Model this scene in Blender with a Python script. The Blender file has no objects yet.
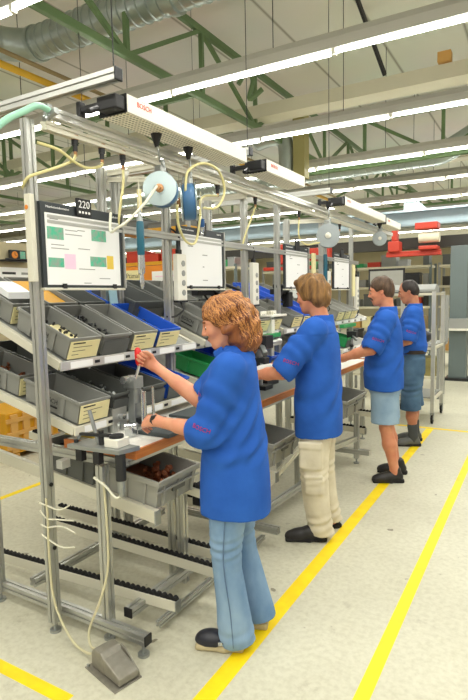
import bpy, math, random
import numpy as np
from mathutils import Vector, Matrix
random.seed(7)
S = bpy.context.scene
COL = S.collection
PI = math.pi
R = math.radians

# ------------------------------------------------------------------ materials
def lin(c):
    return tuple((x/255/12.92 if x/255 <= .04045 else ((x/255+.055)/1.055)**2.4) for x in c)

def mat(name, col, rough=.5, metal=0., var=.0, scale=8., bump=0., bscale=60., emit=None, col2=None, stretch=None, spec=.5, alpha=None):
    """col / col2: sRGB 0-255; var: how much a noise mixes col2 (or a darker col) in"""
    m = bpy.data.materials.new(name); m.use_nodes = True
    nt = m.node_tree; b = nt.nodes['Principled BSDF']
    c = lin(col)+(1,)
    b.inputs['Base Color'].default_value = c
    b.inputs['Roughness'].default_value = rough
    b.inputs['Metallic'].default_value = metal
    b.inputs['Specular IOR Level'].default_value = spec
    tc = nt.nodes.new('ShaderNodeTexCoord')
    src = tc.outputs['Object']
    if stretch:
        mp = nt.nodes.new('ShaderNodeMapping'); mp.inputs['Scale'].default_value = stretch
        nt.links.new(src, mp.inputs['Vector']); src = mp.outputs['Vector']
    if var > 0:
        n = nt.nodes.new('ShaderNodeTexNoise'); n.inputs['Scale'].default_value = scale; n.inputs['Detail'].default_value = 5
        nt.links.new(src, n.inputs['Vector'])
        r = nt.nodes.new('ShaderNodeValToRGB'); r.color_ramp.elements[0].position = .32; r.color_ramp.elements[1].position = .68
        d = lin(col2)+(1,) if col2 else tuple(x*(1-var) for x in c[:3])+(1,)
        r.color_ramp.elements[0].color = d; r.color_ramp.elements[1].color = c
        nt.links.new(n.outputs['Fac'], r.inputs['Fac']); nt.links.new(r.outputs['Color'], b.inputs['Base Color'])
    if bump > 0:
        n2 = nt.nodes.new('ShaderNodeTexNoise'); n2.inputs['Scale'].default_value = bscale; n2.inputs['Detail'].default_value = 4
        nt.links.new(src, n2.inputs['Vector'])
        bp = nt.nodes.new('ShaderNodeBump'); bp.inputs['Strength'].default_value = bump; bp.inputs['Distance'].default_value = .01
        nt.links.new(n2.outputs['Fac'], bp.inputs['Height']); nt.links.new(bp.outputs['Normal'], b.inputs['Normal'])
    if emit:
        b.inputs['Emission Color'].default_value = lin(emit[0])+(1,)
        b.inputs['Emission Strength'].default_value = emit[1]
    if alpha is not None:
        b.inputs['Transmission Weight'].default_value = alpha
    return m

M = {}
def mk(key, *a, **k): M[key] = mat(key, *a, **k)
mk('aluminium', (196,197,192), .32, .75, var=.08, scale=3)
mk('alu_bright', (214,214,208), .3, .55, var=.06, scale=4)
mk('alu_cream', (222,219,202), .4, .25)
mk('steel', (168,172,170), .34, .7, var=.15, scale=14)
mk('chrome', (205,208,210), .18, .9)
mk('dark_metal', (52,53,55), .45, .5)
mk('black', (22,22,24), .5)
mk('rubber', (18,18,19), .75)
mk('white_paint', (232,230,218), .45)
mk('cream_paint', (212,205,176), .5)
mk('grey_paint', (150,152,148), .5)
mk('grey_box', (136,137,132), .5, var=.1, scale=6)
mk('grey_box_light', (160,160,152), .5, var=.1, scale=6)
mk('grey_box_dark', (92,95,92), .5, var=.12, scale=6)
mk('blue_box', (28,86,196), .4)
mk('green_box', (40,150,84), .45)
mk('yellow_box', (206,150,18), .5, var=.1, scale=4)
mk('card', (236,226,172), .7, var=.05, scale=30)
mk('print_grey', (112,108,92), .8)
mk('print_black', (28,28,30), .8)
mk('print_white', (240,240,240), .6)
mk('paper', (240,241,240), .7)
mk('paper_green', (70,190,150), .7, var=.5, scale=40, col2=(150,160,150))
mk('paper_pink', (240,206,228), .7)
mk('paper_yellow', (228,196,80), .7)
mk('paper_blue', (176,216,228), .6)
mk('board_dark', (48,54,58), .45)
mk('red_print', (226,64,48), .6)
mk('logo_red', (214,42,92), .7)
mk('worktop_white', (236,235,228), .38, var=.04, scale=3)
mk('worktop_grey', (112,118,114), .5, var=.1, scale=5)
mk('wood_edge', (205,128,62), .5, var=.3, scale=6, stretch=(1,1,10), col2=(178,98,44))
mk('mat_dark', (70,78,80), .6)
mk('hose_green', (158,212,186), .4)
mk('hose_yellow', (226,217,156), .45)
mk('hose_beige', (206,200,164), .5)
mk('cable_white', (228,226,206), .5)
mk('brass', (176,132,92), .35, .8)
mk('copper_part', (150,84,50), .4, .5, var=.4, scale=60)
mk('red_plastic', (214,26,26), .35)
mk('teal_tool', (24,94,116), .4)
mk('tool_blue', (36,84,140), .4)
mk('reel_disc', (176,192,194), .3, .6, var=.1, scale=6)
mk('reel_grey', (160,168,170), .4, .2, var=.1, scale=9)
mk('reel_blue', (70,118,166), .4)
mk('floor_yellow', (250,224,6), .55, var=.2, scale=9, col2=(244,208,10))
mk('truss_green', (100,126,82), .55, var=.12, scale=4)
mk('duct', (176,186,182), .3, .75, var=.15, scale=5)
mk('beam_cream', (214,209,184), .6, var=.06, scale=2)
mk('pipe_yellow', (218,170,40), .5)
mk('pipe_brown', (150,130,90), .6)
mk('wood_box', (206,158,86), .6)
mk('olive', (150,142,88), .6)
mk('blue_steel', (150,166,172), .5, var=.1, scale=2)
mk('column_grey', (104,117,117), .5, var=.1, scale=2)
mk('runway_dark', (50,48,42), .6)
mk('crane_red', (188,56,34), .45)
mk('wall_beige', (180,170,138), .8, var=.05, scale=2)
mk('trunking', (176,174,164), .5)
mk('tube', (255,250,232), .4, emit=((255,255,246), 13.0))
mk('pedal', (152,148,136), .45, .5, var=.2, scale=30)
mk('skin_w', (222,158,124), .5, var=.1, scale=14, col2=(212,138,108))
mk('skin_m', (216,150,114), .5, var=.1, scale=14, col2=(205,128,96))
mk('skin_d', (192,132,98), .5, var=.1, scale=14, col2=(178,112,84))
mk('lip', (190,98,88), .5)
mk('eye_white', (225,220,212), .3)
mk('iris', (60,50,40), .3)
mk('hair_ginger', (156,92,44), .5, var=.8, scale=9, stretch=(3,3,.8), col2=(98,52,26), bump=.5, bscale=40)
mk('strand_light', (192,132,72), .45)
mk('strand_dark', (104,54,26), .45)
mk('hair_sandy', (160,118,64), .55, var=.5, scale=14, stretch=(3,3,.7), col2=(92,62,32), bump=.5, bscale=60)
mk('hair_brown', (98,72,50), .55, var=.5, scale=14, stretch=(3,3,.7), col2=(58,42,30), bump=.5, bscale=60)
mk('hair_black', (44,34,28), .5, var=.4, scale=14, stretch=(3,3,.7), col2=(24,18,15), bump=.4, bscale=60)
mk('polo', (47,100,192), .85, var=.1, scale=5, col2=(38,86,172), bump=.25, bscale=14, spec=.2)
mk('polo_in', (18,56,140), .9)
mk('denim', (146,174,202), .85, var=.5, scale=7, col2=(104,138,176), bump=.3, bscale=22, stretch=(1,1,.5), spec=.2)
mk('denim_pale', (156,182,204), .85, var=.4, scale=6, col2=(128,156,184), bump=.3, bscale=30, spec=.2)
mk('denim_dark', (88,118,146), .85, var=.5, scale=6, col2=(62,88,116), bump=.3, bscale=30, spec=.2)
mk('khaki', (226,218,196), .85, var=.2, scale=7, col2=(204,194,168), bump=.4, bscale=16, spec=.2)
mk('denim_seam', (96,122,156), .9)
mk('shoe_black', (38,36,36), .5)
mk('shoe_navy', (34,36,46), .38)
mk('shoe_sole', (190,176,138), .7)
mk('sole_dark', (26,25,25), .8)
mk('sock', (70,74,76), .9)
mk('glove', (206,204,200), .8)
mk('leather', (40,30,24), .5)
mk('monitor_blue', (92,140,190), .3)
mk('clear_plastic', (226,232,226), .25)
mk('orange_paint', (222,134,36), .5)

# ------------------------------------------------------------------ mesh builder
class MB:
    def __init__(s): s.v=[]; s.f=[]
    def add(s, v, f):
        n=len(s.v); s.v += [tuple(p) for p in v]; s.f += [tuple(i+n for i in q) for q in f]; return s
    def box(s, lo, hi):
        x0,y0,z0=lo; x1,y1,z1=hi
        return s.add([(x0,y0,z0),(x1,y0,z0),(x1,y1,z0),(x0,y1,z0),(x0,y0,z1),(x1,y0,z1),(x1,y1,z1),(x0,y1,z1)],
            [(0,3,2,1),(4,5,6,7),(0,1,5,4),(1,2,6,5),(2,3,7,6),(3,0,4,7)])
    def cbox(s, c, size, mtx=None):
        h=[x/2 for x in size]; t=MB().box([-a for a in h],h)
        m=Matrix.Translation(c) @ (mtx.to_4x4() if mtx else Matrix())
        return s.add([m@Vector(p) for p in t.v], t.f)
    def frame(s, p, q, up=(0,0,1)):
        d=(Vector(q)-Vector(p)); L=d.length; d.normalize(); up=Vector(up)
        if abs(d.dot(up))>.98: up=Vector((0,1,0)) if abs(d.y)<.9 else Vector((1,0,0))
        a=up.cross(d).normalized(); b=d.cross(a)
        return d,a,b,L
    def ext(s, p, q, poly, up=(0,0,1), cap=True):
        """extrude polygon (list of (a,b)) from p to q; a = sideways, b = upwards"""
        d,a,b,L=s.frame(p,q,up); n=len(poly); P=Vector(p); Q=Vector(q)
        v=[P+a*x+b*y for x,y in poly]+[Q+a*x+b*y for x,y in poly]
        f=[(i,(i+1)%n,n+(i+1)%n,n+i) for i in range(n)]
        if cap: f += [tuple(range(n-1,-1,-1)), tuple(range(n,2*n))]
        return s.add(v,f)
    def bar(s,p,q,w,h,up=(0,0,1)):
        return s.ext(p,q,[(-w/2,-h/2),(w/2,-h/2),(w/2,h/2),(-w/2,h/2)],up)
    def prof(s,p,q,w=.045,h=.045,up=(0,0,1)):
        """slotted aluminium profile"""
        g=.005; dp=.007; pts=[]
        def side(n, along, across, flip):
            k=max(1,round(along/.045)); out=[]
            for i in range(k):
                c=-along/2+along*(i+.5)/k
                out += [(c-g,-across/2),(c-g,-across/2+dp),(c+g,-across/2+dp),(c+g,-across/2)]
            return out
        bot=[(-w/2,-h/2)]+side(0,w,h,0)
        rgt=[(w/2,-h/2)]+[(-y,x) for x,y in side(0,h,w,0)]
        top=[(w/2,h/2)]+[(-x,-y) for x,y in side(0,w,h,0)]
        lft=[(-w/2,h/2)]+[(y,-x) for x,y in side(0,h,w,0)]
        return s.ext(p,q,bot+rgt+top+lft,up)
    def cyl(s,p,q,r,r2=None,n=16,cap=True):
        d,a,b,L=s.frame(p,q); r2=r if r2 is None else r2; P=Vector(p);Q=Vector(q)
        cs=[(math.cos(2*PI*i/n),math.sin(2*PI*i/n)) for i in range(n)]
        v=[P+(a*x+b*y)*r for x,y in cs]+[Q+(a*x+b*y)*r2 for x,y in cs]
        f=[(i,(i+1)%n,n+(i+1)%n,n+i) for i in range(n)]
        if cap: f += [tuple(range(n-1,-1,-1)), tuple(range(n,2*n))]
        return s.add(v,f)
    def lathe(s,p,axis,prof,n=24):
        """prof: list of (distance along axis, radius)"""
        d=Vector(axis).normalized(); up=Vector((0,0,1)) if abs(d.z)<.95 else Vector((1,0,0))
        a=up.cross(d).normalized(); b=d.cross(a); P=Vector(p); v=[]; f=[]
        for t,r in prof:
            for i in range(n):
                an=2*PI*i/n; v.append(P+d*t+(a*math.cos(an)+b*math.sin(an))*max(r,1e-4))
        for k in range(len(prof)-1):
            for i in range(n):
                j=(i+1)%n; f.append((k*n+i,k*n+j,(k+1)*n+j,(k+1)*n+i))
        f += [tuple(range(n-1,-1,-1)), tuple(range((len(prof)-1)*n,len(prof)*n))]
        return s.add(v,f)
    def tube(s,pts,r,n=8,sub=6,r_end=None):
        P=[Vector(p) for p in pts]
        if sub>1 and len(P)>2:
            Q=[]
            for i in range(len(P)-1):
                p0=P[max(i-1,0)];p1=P[i];p2=P[i+1];p3=P[min(i+2,len(P)-1)]
                for k in range(sub):
                    t=k/sub
                    Q.append(.5*((2*p1)+(p2-p0)*t+(2*p0-5*p1+4*p2-p3)*t*t+(3*p1-p0-3*p2+p3)*t**3))
            P=Q+[P[-1]]
        v=[];f=[];a=None
        for i,p in enumerate(P):
            d=(P[min(i+1,len(P)-1)]-P[max(i-1,0)]).normalized()
            if a is None:
                up=Vector((0,0,1)) if abs(d.z)<.9 else Vector((1,0,0)); a=up.cross(d).normalized()
            else: a=(a-d*a.dot(d)).normalized()
            b=d.cross(a); rr=r if r_end is None else r+(r_end-r)*i/(len(P)-1)
            for k in range(n):
                an=2*PI*k/n; v.append(p+(a*math.cos(an)+b*math.sin(an))*rr)
        for i in range(len(P)-1):
            for k in range(n):
                j=(k+1)%n; f.append((i*n+k,i*n+j,(i+1)*n+j,(i+1)*n+k))
        f += [tuple(range(n-1,-1,-1)), tuple(range((len(P)-1)*n,len(P)*n))]
        return s.add(v,f)
    def prism(s,poly,axis,t0,t1):
        """poly in the plane normal to axis ('x','y','z'), extruded from t0 to t1"""
        k='xyz'.index(axis); n=len(poly)
        def pt(u,w,t):
            c=[0,0,0]; o=[i for i in range(3) if i!=k]; c[o[0]]=u;c[o[1]]=w;c[k]=t; return tuple(c)
        v=[pt(u,w,t0) for u,w in poly]+[pt(u,w,t1) for u,w in poly]
        f=[(i,(i+1)%n,n+(i+1)%n,n+i) for i in range(n)]+[tuple(range(n-1,-1,-1)),tuple(range(n,2*n))]
        return s.add(v,f)
    def sphere(s,c,r,n=12,m=8):
        rr=r if hasattr(r,'__len__') else (r,r,r); v=[];f=[]
        for i in range(m+1):
            th=PI*i/m
            for k in range(n):
                ph=2*PI*k/n
                v.append((c[0]+rr[0]*math.sin(th)*math.cos(ph),c[1]+rr[1]*math.sin(th)*math.sin(ph),c[2]+rr[2]*math.cos(th)))
        for i in range(m):
            for k in range(n):
                j=(k+1)%n; f.append((i*n+k,(i+1)*n+k,(i+1)*n+j,i*n+j))
        return s.add(v,f)
    def xf(s,m):
        s.v=[tuple(m@Vector(p)) for p in s.v]; return s

def link_mesh(name, v, f, m, smooth=False):
    me=bpy.data.meshes.new(name); me.from_pydata(v,[],f); me.validate(); me.update()
    if m: me.materials.append(M[m] if isinstance(m,str) else m)
    if smooth: me.polygons.foreach_set('use_smooth',[True]*len(me.polygons))
    o=bpy.data.objects.new(name,me); COL.objects.link(o); return o

def props(o,label=None,cat=None,group=None,kind=None):
    for k,val in (('label',label),('category',cat),('group',group),('kind',kind)):
        if val: o[k]=val
    return o

BASE={}   # world base of things whose meshes are given in world coordinates
def thing(name,label,cat,loc=(0,0,0),group=None,rot=None,local=False):
    o=bpy.data.objects.new(name,None); COL.objects.link(o); o.location=loc; o.empty_display_size=.1
    if rot: o.rotation_euler=rot
    props(o,label,cat,group); BASE[o.name]=Vector((0,0,0)) if local else Vector(loc); return o

def part(name,mb,m,parent,smooth=False,bevel=0,label=None,auto=None):
    """one mesh under a thing (or under one of its parts)"""
    root=parent
    while root.parent: root=root.parent
    b=BASE.get(root.name,Vector((0,0,0)))
    o=link_mesh(name,[tuple(Vector(p)-b) for p in mb.v],mb.f,m,smooth)
    o.parent=parent
    if bevel: bev(o,bevel)
    if auto: autosm(o,auto)
    if label: o['label']=label
    return o

def bev(o,w,seg=2):
    d=o.modifiers.new('bevel','BEVEL'); d.width=w; d.segments=seg; d.limit_method='ANGLE'; d.angle_limit=R(40)
def autosm(o,ang=35):
    me=o.data
    me.polygons.foreach_set('use_smooth',[True]*len(me.polygons))
    try: me.set_sharp_from_angle(angle=R(ang))
    except Exception: pass

def single(name,mb,m,label,cat,group=None,smooth=False,bevel=0,auto=None,loc=None,kind=None):
    """a thing that is one mesh; its origin sits at the middle of its base"""
    if loc is None:
        xs=[p[0] for p in mb.v];ys=[p[1] for p in mb.v];zs=[p[2] for p in mb.v]
        loc=((min(xs)+max(xs))/2,(min(ys)+max(ys))/2,min(zs))
    o=link_mesh(name,[(p[0]-loc[0],p[1]-loc[1],p[2]-loc[2]) for p in mb.v],mb.f,m,smooth)
    o.location=loc; props(o,label,cat,group,kind)
    if bevel: bev(o,bevel)
    if auto: autosm(o,auto)
    return o

def struct(name,mb,m,smooth=False,parent=None):
    o=link_mesh(name,mb.v,mb.f,m,smooth); o['kind']='structure'
    if parent: o.parent=parent
    return o

def copy_tree(o,parent=None,label=None,group=None,loc=None,rot=None):
    c=o.copy(); COL.objects.link(c)
    if parent: c.parent=parent
    for ch in list(o.children): copy_tree(ch,c)
    if label: c['label']=label
    if group: c['group']=group
    if loc is not None: c.location=loc
    if rot is not None: c.rotation_euler=rot
    if parent is None: BASE[c.name]=BASE.get(o.name,Vector((0,0,0)))
    return c

def text_mb(s,size,mtx,depth=.0006,align='CENTER'):
    """lettering as flat solid mesh; mtx maps text x,y,z to the world"""
    cu=bpy.data.curves.new('lettering','FONT'); cu.body=s; cu.size=size; cu.extrude=depth; cu.align_x=align; cu.align_y='CENTER'; cu.resolution_u=2
    ob=bpy.data.objects.new('lettering',cu); COL.objects.link(ob)
    dg=bpy.context.evaluated_depsgraph_get(); me=bpy.data.meshes.new_from_object(ob.evaluated_get(dg))
    mb=MB(); mb.add([mtx@v.co for v in me.vertices],[tuple(p.vertices) for p in me.polygons])
    bpy.data.objects.remove(ob); bpy.data.curves.remove(cu); bpy.data.meshes.remove(me)
    return mb
def basis(o,x,y):
    x=Vector(x).normalized(); y=Vector(y); y=(y-x*y.dot(x)).normalized(); z=x.cross(y)
    m=Matrix((x,y,z)).transposed().to_4x4(); m.translation=Vector(o); return m

# ------------------------------------------------------------------ signed-distance figures
def smin(a,b,k):
    if k<=0: return np.minimum(a,b)
    h=np.maximum(k-np.abs(a-b),0)/k
    return np.minimum(a,b)-h*h*k*.25
class Prim:
    def __init__(s,fn,lo,hi,op='u',k=.02): s.fn=fn; s.lo=np.array(lo,float); s.hi=np.array(hi,float); s.op=op; s.k=k
def cone(a,b,ra,rb,k=.02,op='u',sq=None):
    a=np.array(a,float);b=np.array(b,float);d=b-a;L2=float(d@d)
    def fn(P):
        t=np.clip(((P-a)@d)/max(L2,1e-9),0,1)
        return np.linalg.norm(P-a-t[:,None]*d,axis=1)-(ra+(rb-ra)*t)
    r=max(ra,rb); return Prim(fn,np.minimum(a,b)-r,np.maximum(a,b)+r,op,k)
def ell(c,r,rot=None,k=.02,op='u'):
    c=np.array(c,float); r=np.array(r,float); rm=np.array(rot,float) if rot is not None else None
    def fn(P):
        q=P-c
        if rm is not None: q=q@rm      # rm columns = local axes
        n=np.linalg.norm(q/r,axis=1); g=np.linalg.norm(q/(r*r),axis=1)
        return n*(n-1)/np.maximum(g,1e-6)
    m=r.max(); return Prim(fn,c-m,c+m,op,k)
def loft(rings,k=.02,op='u',pw=2.0,grow=0.):
    """rings: (z, cx, cy, rx, ry) bottom to top; pw > 2 squarer"""
    a=np.array(rings,float); z=a[:,0]
    def fn(P):
        zz=P[:,2]; cx=np.interp(zz,z,a[:,1]);cy=np.interp(zz,z,a[:,2]);rx=np.interp(zz,z,a[:,3])+grow;ry=np.interp(zz,z,a[:,4])+grow
        u=np.abs(P[:,0]-cx)/rx; w=np.abs(P[:,1]-cy)/ry
        n=(u**pw+w**pw)**(1/pw)
        g=np.sqrt((u/rx)**2+(w/ry)**2)/np.maximum(np.sqrt(u*u+w*w),1e-6)
        d=(n-1)/np.maximum(g,1e-6)
        dz=np.maximum(z[0]-zz,zz-z[-1])
        return np.where((d>0)&(dz>0),np.sqrt(np.maximum(d,0)**2+np.maximum(dz,0)**2),np.maximum(d,dz))
    rx=a[:,3].max()+grow; ry=a[:,4].max()+grow
    return Prim(fn,[a[:,1].min()-rx,a[:,2].min()-ry,z[0]],[a[:,1].max()+rx,a[:,2].max()+ry,z[-1]],op,k)
def rbox(c,h,r=.01,rot=None,k=.01,op='u'):
    c=np.array(c,float);h=np.array(h,float); rm=np.array(rot,float) if rot is not None else None
    def fn(P):
        q=P-c
        if rm is not None: q=q@rm
        q=np.abs(q)-(h-r)
        return np.linalg.norm(np.maximum(q,0),axis=1)+np.minimum(q.max(axis=1),0)-r
    m=np.linalg.norm(h); return Prim(fn,c-m,c+m,op,k)
def half(n,d,op='s',k=.01):
    """half space n.p > d (removed when op is s)"""
    n=np.array(n,float);n/=np.linalg.norm(n)
    return Prim(lambda P: d-P@n,[-9]*3,[9]*3,op,k)
def evalf(prims,P,lo=None,hi=None):
    d=np.full(len(P),.25)
    for p in prims:
        if lo is not None and (np.any(p.lo-.05>hi) or np.any(p.hi+.05<lo)): continue
        e=p.fn(P)
        if p.op=='u': d=smin(d,e,p.k)
        elif p.op=='s': d=-smin(-d,e,p.k)
        elif p.op=='i': d=-smin(-d,-e,p.k)
        elif p.op=='d': d=d+e          # displacement
    return d
def field_mesh(prims,h,smooth_it=1):
    us=[p for p in prims if p.op=='u']
    lo=np.min([p.lo for p in us],axis=0)-3*h; hi=np.max([p.hi for p in us],axis=0)+3*h
    n=np.ceil((hi-lo)/h).astype(int)+1
    F=np.full(n,.25,np.float32); B=16
    ax=[lo[i]+h*np.arange(n[i]) for i in range(3)]
    for i in range(0,n[0],B):
        for j in range(0,n[1],B):
            for k in range(0,n[2],B):
                xs,ys,zs=ax[0][i:i+B],ax[1][j:j+B],ax[2][k:k+B]
                l=np.array([xs[0],ys[0],zs[0]]);u=np.array([xs[-1],ys[-1],zs[-1]])
                if not any(np.all(p.lo-.03<=u) and np.all(p.hi+.03>=l) for p in us): continue
                c=evalf(prims,((l+u)/2)[None],l,u)[0]
                if abs(c)>np.linalg.norm(u-l)*.5+.06: F[i:i+B,j:j+B,k:k+B]=c; continue
                G=np.stack(np.meshgrid(xs,ys,zs,indexing='ij'),-1).reshape(-1,3)
                F[i:i+B,j:j+B,k:k+B]=evalf(prims,G,l,u).reshape(len(xs),len(ys),len(zs))
    I=F<0
    c=[I[dx:n[0]-1+dx,dy:n[1]-1+dy,dz:n[2]-1+dz] for dx in (0,1) for dy in (0,1) for dz in (0,1)]
    cnt=sum(x.astype(np.int8) for x in c); act=(cnt>0)&(cnt<8)
    idx=-np.ones(act.shape,int); cells=np.argwhere(act); idx[act]=np.arange(len(cells))
    corner=[(dx,dy,dz) for dx in (0,1) for dy in (0,1) for dz in (0,1)]
    val=np.stack([F[cells[:,0]+a,cells[:,1]+b,cells[:,2]+cc] for a,b,cc in corner],1).astype(float)
    acc=np.zeros((len(cells),3)); m=np.zeros(len(cells))
    for a in range(8):
        for b in range(a+1,8):
            if sum(abs(x-y) for x,y in zip(corner[a],corner[b]))!=1: continue
            s=(val[:,a]<0)!=(val[:,b]<0); t=np.where(s,val[:,a]/np.where(s,val[:,a]-val[:,b],1),0)
            p=np.array(corner[a])[None]+t[:,None]*(np.array(corner[b])-np.array(corner[a]))[None]
            acc+=p*s[:,None]; m+=s
    V=(cells+acc/m[:,None])*h+lo
    faces=[]
    for axn in range(3):
        o1,o2=[i for i in range(3) if i!=axn]
        sl0=[slice(None)]*3; sl1=[slice(None)]*3; sl0[axn]=slice(0,-1); sl1[axn]=slice(1,None)
        A=I[tuple(sl0)];Bb=I[tuple(sl1)]; e=np.argwhere(A!=Bb)
        e=e[(e[:,o1]>0)&(e[:,o2]>0)&(e[:,o1]<n[o1]-1)&(e[:,o2]<n[o2]-1)]
        def at(d1,d2):
            q=e.copy(); q[:,o1]-=d1; q[:,o2]-=d2; return idx[q[:,0],q[:,1],q[:,2]]
        q=np.stack([at(1,1),at(0,1),at(0,0),at(1,0)],1)
        inside=A[e[:,0],e[:,1],e[:,2]]
        if axn==1: inside=~inside
        q[~inside]=q[~inside][:,::-1]
        faces.append(q)
    Q=np.concatenate(faces)
    for _ in range(smooth_it):
        a=np.zeros_like(V); w=np.zeros(len(V))
        for k in range(4):
            np.add.at(a,Q[:,k],V[Q[:,(k+1)%4]]); np.add.at(w,Q[:,k],1)
            np.add.at(a,Q[:,k],V[Q[:,(k-1)%4]]); np.add.at(w,Q[:,k],1)
        V=.5*V+.5*a/np.maximum(w,1)[:,None]
    return V,Q
def sdf_part(name,prims,h,m,parent,smooth_it=1,label=None):
    V,Q=field_mesh(prims,h,smooth_it)
    me=bpy.data.meshes.new(name); me.vertices.add(len(V)); me.vertices.foreach_set('co',V.astype(np.float32).ravel())
    me.loops.add(len(Q)*4); me.loops.foreach_set('vertex_index',Q.astype(np.int32).ravel())
    me.polygons.add(len(Q)); me.polygons.foreach_set('loop_start',np.arange(0,len(Q)*4,4,dtype=np.int32)); me.polygons.foreach_set('loop_total',np.full(len(Q),4,np.int32))
    me.update(calc_edges=True); me.validate()
    me.polygons.foreach_set('use_smooth',[True]*len(me.polygons)); me.materials.append(M[m])
    o=bpy.data.objects.new(name,me); COL.objects.link(o); o.parent=parent
    if label: o['label']=label
    return o
# ================================================================== the hall
WORLD=.36; EXPO=.62; LAMP=.69
def floor_mat():
    m=bpy.data.materials.new('concrete'); m.use_nodes=True; nt=m.node_tree; b=nt.nodes['Principled BSDF']
    tc=nt.nodes.new('ShaderNodeTexCoord')
    def noise(sc,det,rough=.6):
        n=nt.nodes.new('ShaderNodeTexNoise'); n.inputs['Scale'].default_value=sc; n.inputs['Detail'].default_value=det; n.inputs['Roughness'].default_value=rough
        nt.links.new(tc.outputs['Object'],n.inputs['Vector']); return n.outputs['Fac']
    def ramp(s,p0,c0,p1,c1):
        r=nt.nodes.new('ShaderNodeValToRGB'); e=r.color_ramp.elements; e[0].position=p0;e[0].color=c0;e[1].position=p1;e[1].color=c1
        nt.links.new(s,r.inputs['Fac']); return r.outputs['Color']
    def mul(a,b_,f=1):
        x=nt.nodes.new('ShaderNodeMix'); x.data_type='RGBA'; x.blend_type='MULTIPLY'; x.inputs['Factor'].default_value=f
        nt.links.new(a,x.inputs['A']); nt.links.new(b_,x.inputs['B']); return x.outputs['Result']
    c=ramp(noise(1.1,6),.3,lin((196,193,172))+(1,),.7,lin((212,210,190))+(1,))
    c=mul(c,ramp(noise(34,3),.3,(.86,.85,.82,1),.6,(1,1,1,1)))
    c=mul(c,ramp(noise(5.5,8,.7),.28,(.55,.52,.46,1),.40,(1,1,1,1)),.55)
    c=mul(c,ramp(noise(13,2,.4),.24,(.3,.27,.24,1),.27,(1,1,1,1)),.8)
    nt.links.new(c,b.inputs['Base Color']); b.inputs['Roughness'].default_value=.5; b.inputs['Specular IOR Level'].default_value=.35
    bp=nt.nodes.new('ShaderNodeBump'); bp.inputs['Strength'].default_value=.15; bp.inputs['Distance'].default_value=.01
    nt.links.new(noise(50,4),bp.inputs['Height']); nt.links.new(bp.outputs['Normal'],b.inputs['Normal']); return m
M['concrete']=floor_mat()
def ceil_mat():
    m=bpy.data.materials.new('ceiling_panels'); m.use_nodes=True; nt=m.node_tree; b=nt.nodes['Principled BSDF']
    tc=nt.nodes.new('ShaderNodeTexCoord'); sx=nt.nodes.new('ShaderNodeSeparateXYZ'); nt.links.new(tc.outputs['Object'],sx.inputs[0])
    a=nt.nodes.new('ShaderNodeMath'); a.operation='PINGPONG'; a.inputs[1].default_value=.5; nt.links.new(sx.outputs['X'],a.inputs[0])
    r=nt.nodes.new('ShaderNodeValToRGB'); e=r.color_ramp.elements; e[0].position=0; e[0].color=lin((160,156,140))+(1,); e[1].position=.03; e[1].color=lin((236,234,224))+(1,)
    nt.links.new(a.outputs[0],r.inputs['Fac']); n=nt.nodes.new('ShaderNodeTexNoise'); n.inputs['Scale'].default_value=.5; nt.links.new(tc.outputs['Object'],n.inputs['Vector'])
    x=nt.nodes.new('ShaderNodeMix'); x.data_type='RGBA'; x.blend_type='MULTIPLY'; x.inputs['Factor'].default_value=.25; nt.links.new(r.outputs['Color'],x.inputs['A']); nt.links.new(n.outputs['Color'],x.inputs['B'])
    nt.links.new(x.outputs['Result'],b.inputs['Base Color']); b.inputs['Roughness'].default_value=.8; return m
M['ceiling_panels']=ceil_mat()
struct('floor',MB().box((-26,-5,-.2),(7,28,0)),'concrete')
struct('ceiling',MB().box((-26,-5,5.0),(7,28,5.15)),'ceiling_panels')
struct('wall_far',MB().box((-26,28,0),(7,28.2,5.15)),'wall_beige')
struct('wall_side',MB().box((-26.2,-5,0),(-26,28.2,5.15)),'wall_beige')
# floor markings
def line(pts,label):
    single('floor_marking',MB().prism(pts,'z',0,.0015),'floor_yellow',label,'floor marking')
def ln(a,b,w):
    a=Vector(a);b=Vector(b);d=(b-a).normalized();n=Vector((-d.y,d.x))*w/2
    return [tuple(a-n),tuple(b-n),tuple(b+n),tuple(a+n)]
line(ln((-1.16,-1),(-1.165,6.68),.085),'long yellow line running under the shoes of the four workers')
line(ln((-.597,-1),(-.602,9),.062),'long yellow line across the open aisle with nobody standing on it')
line(ln((-2.2,1.42),(-1.655,1.42),.06),'short yellow dash in front of the foot pedal')
line(ln((-3.91,1.5),(-3.9,4.6),.06),'yellow line on the floor behind the first bench frame')
line(ln((-1.9,6.73),(0,6.73),.06),'yellow line crossing the aisle beside the trolley casters')

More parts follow.
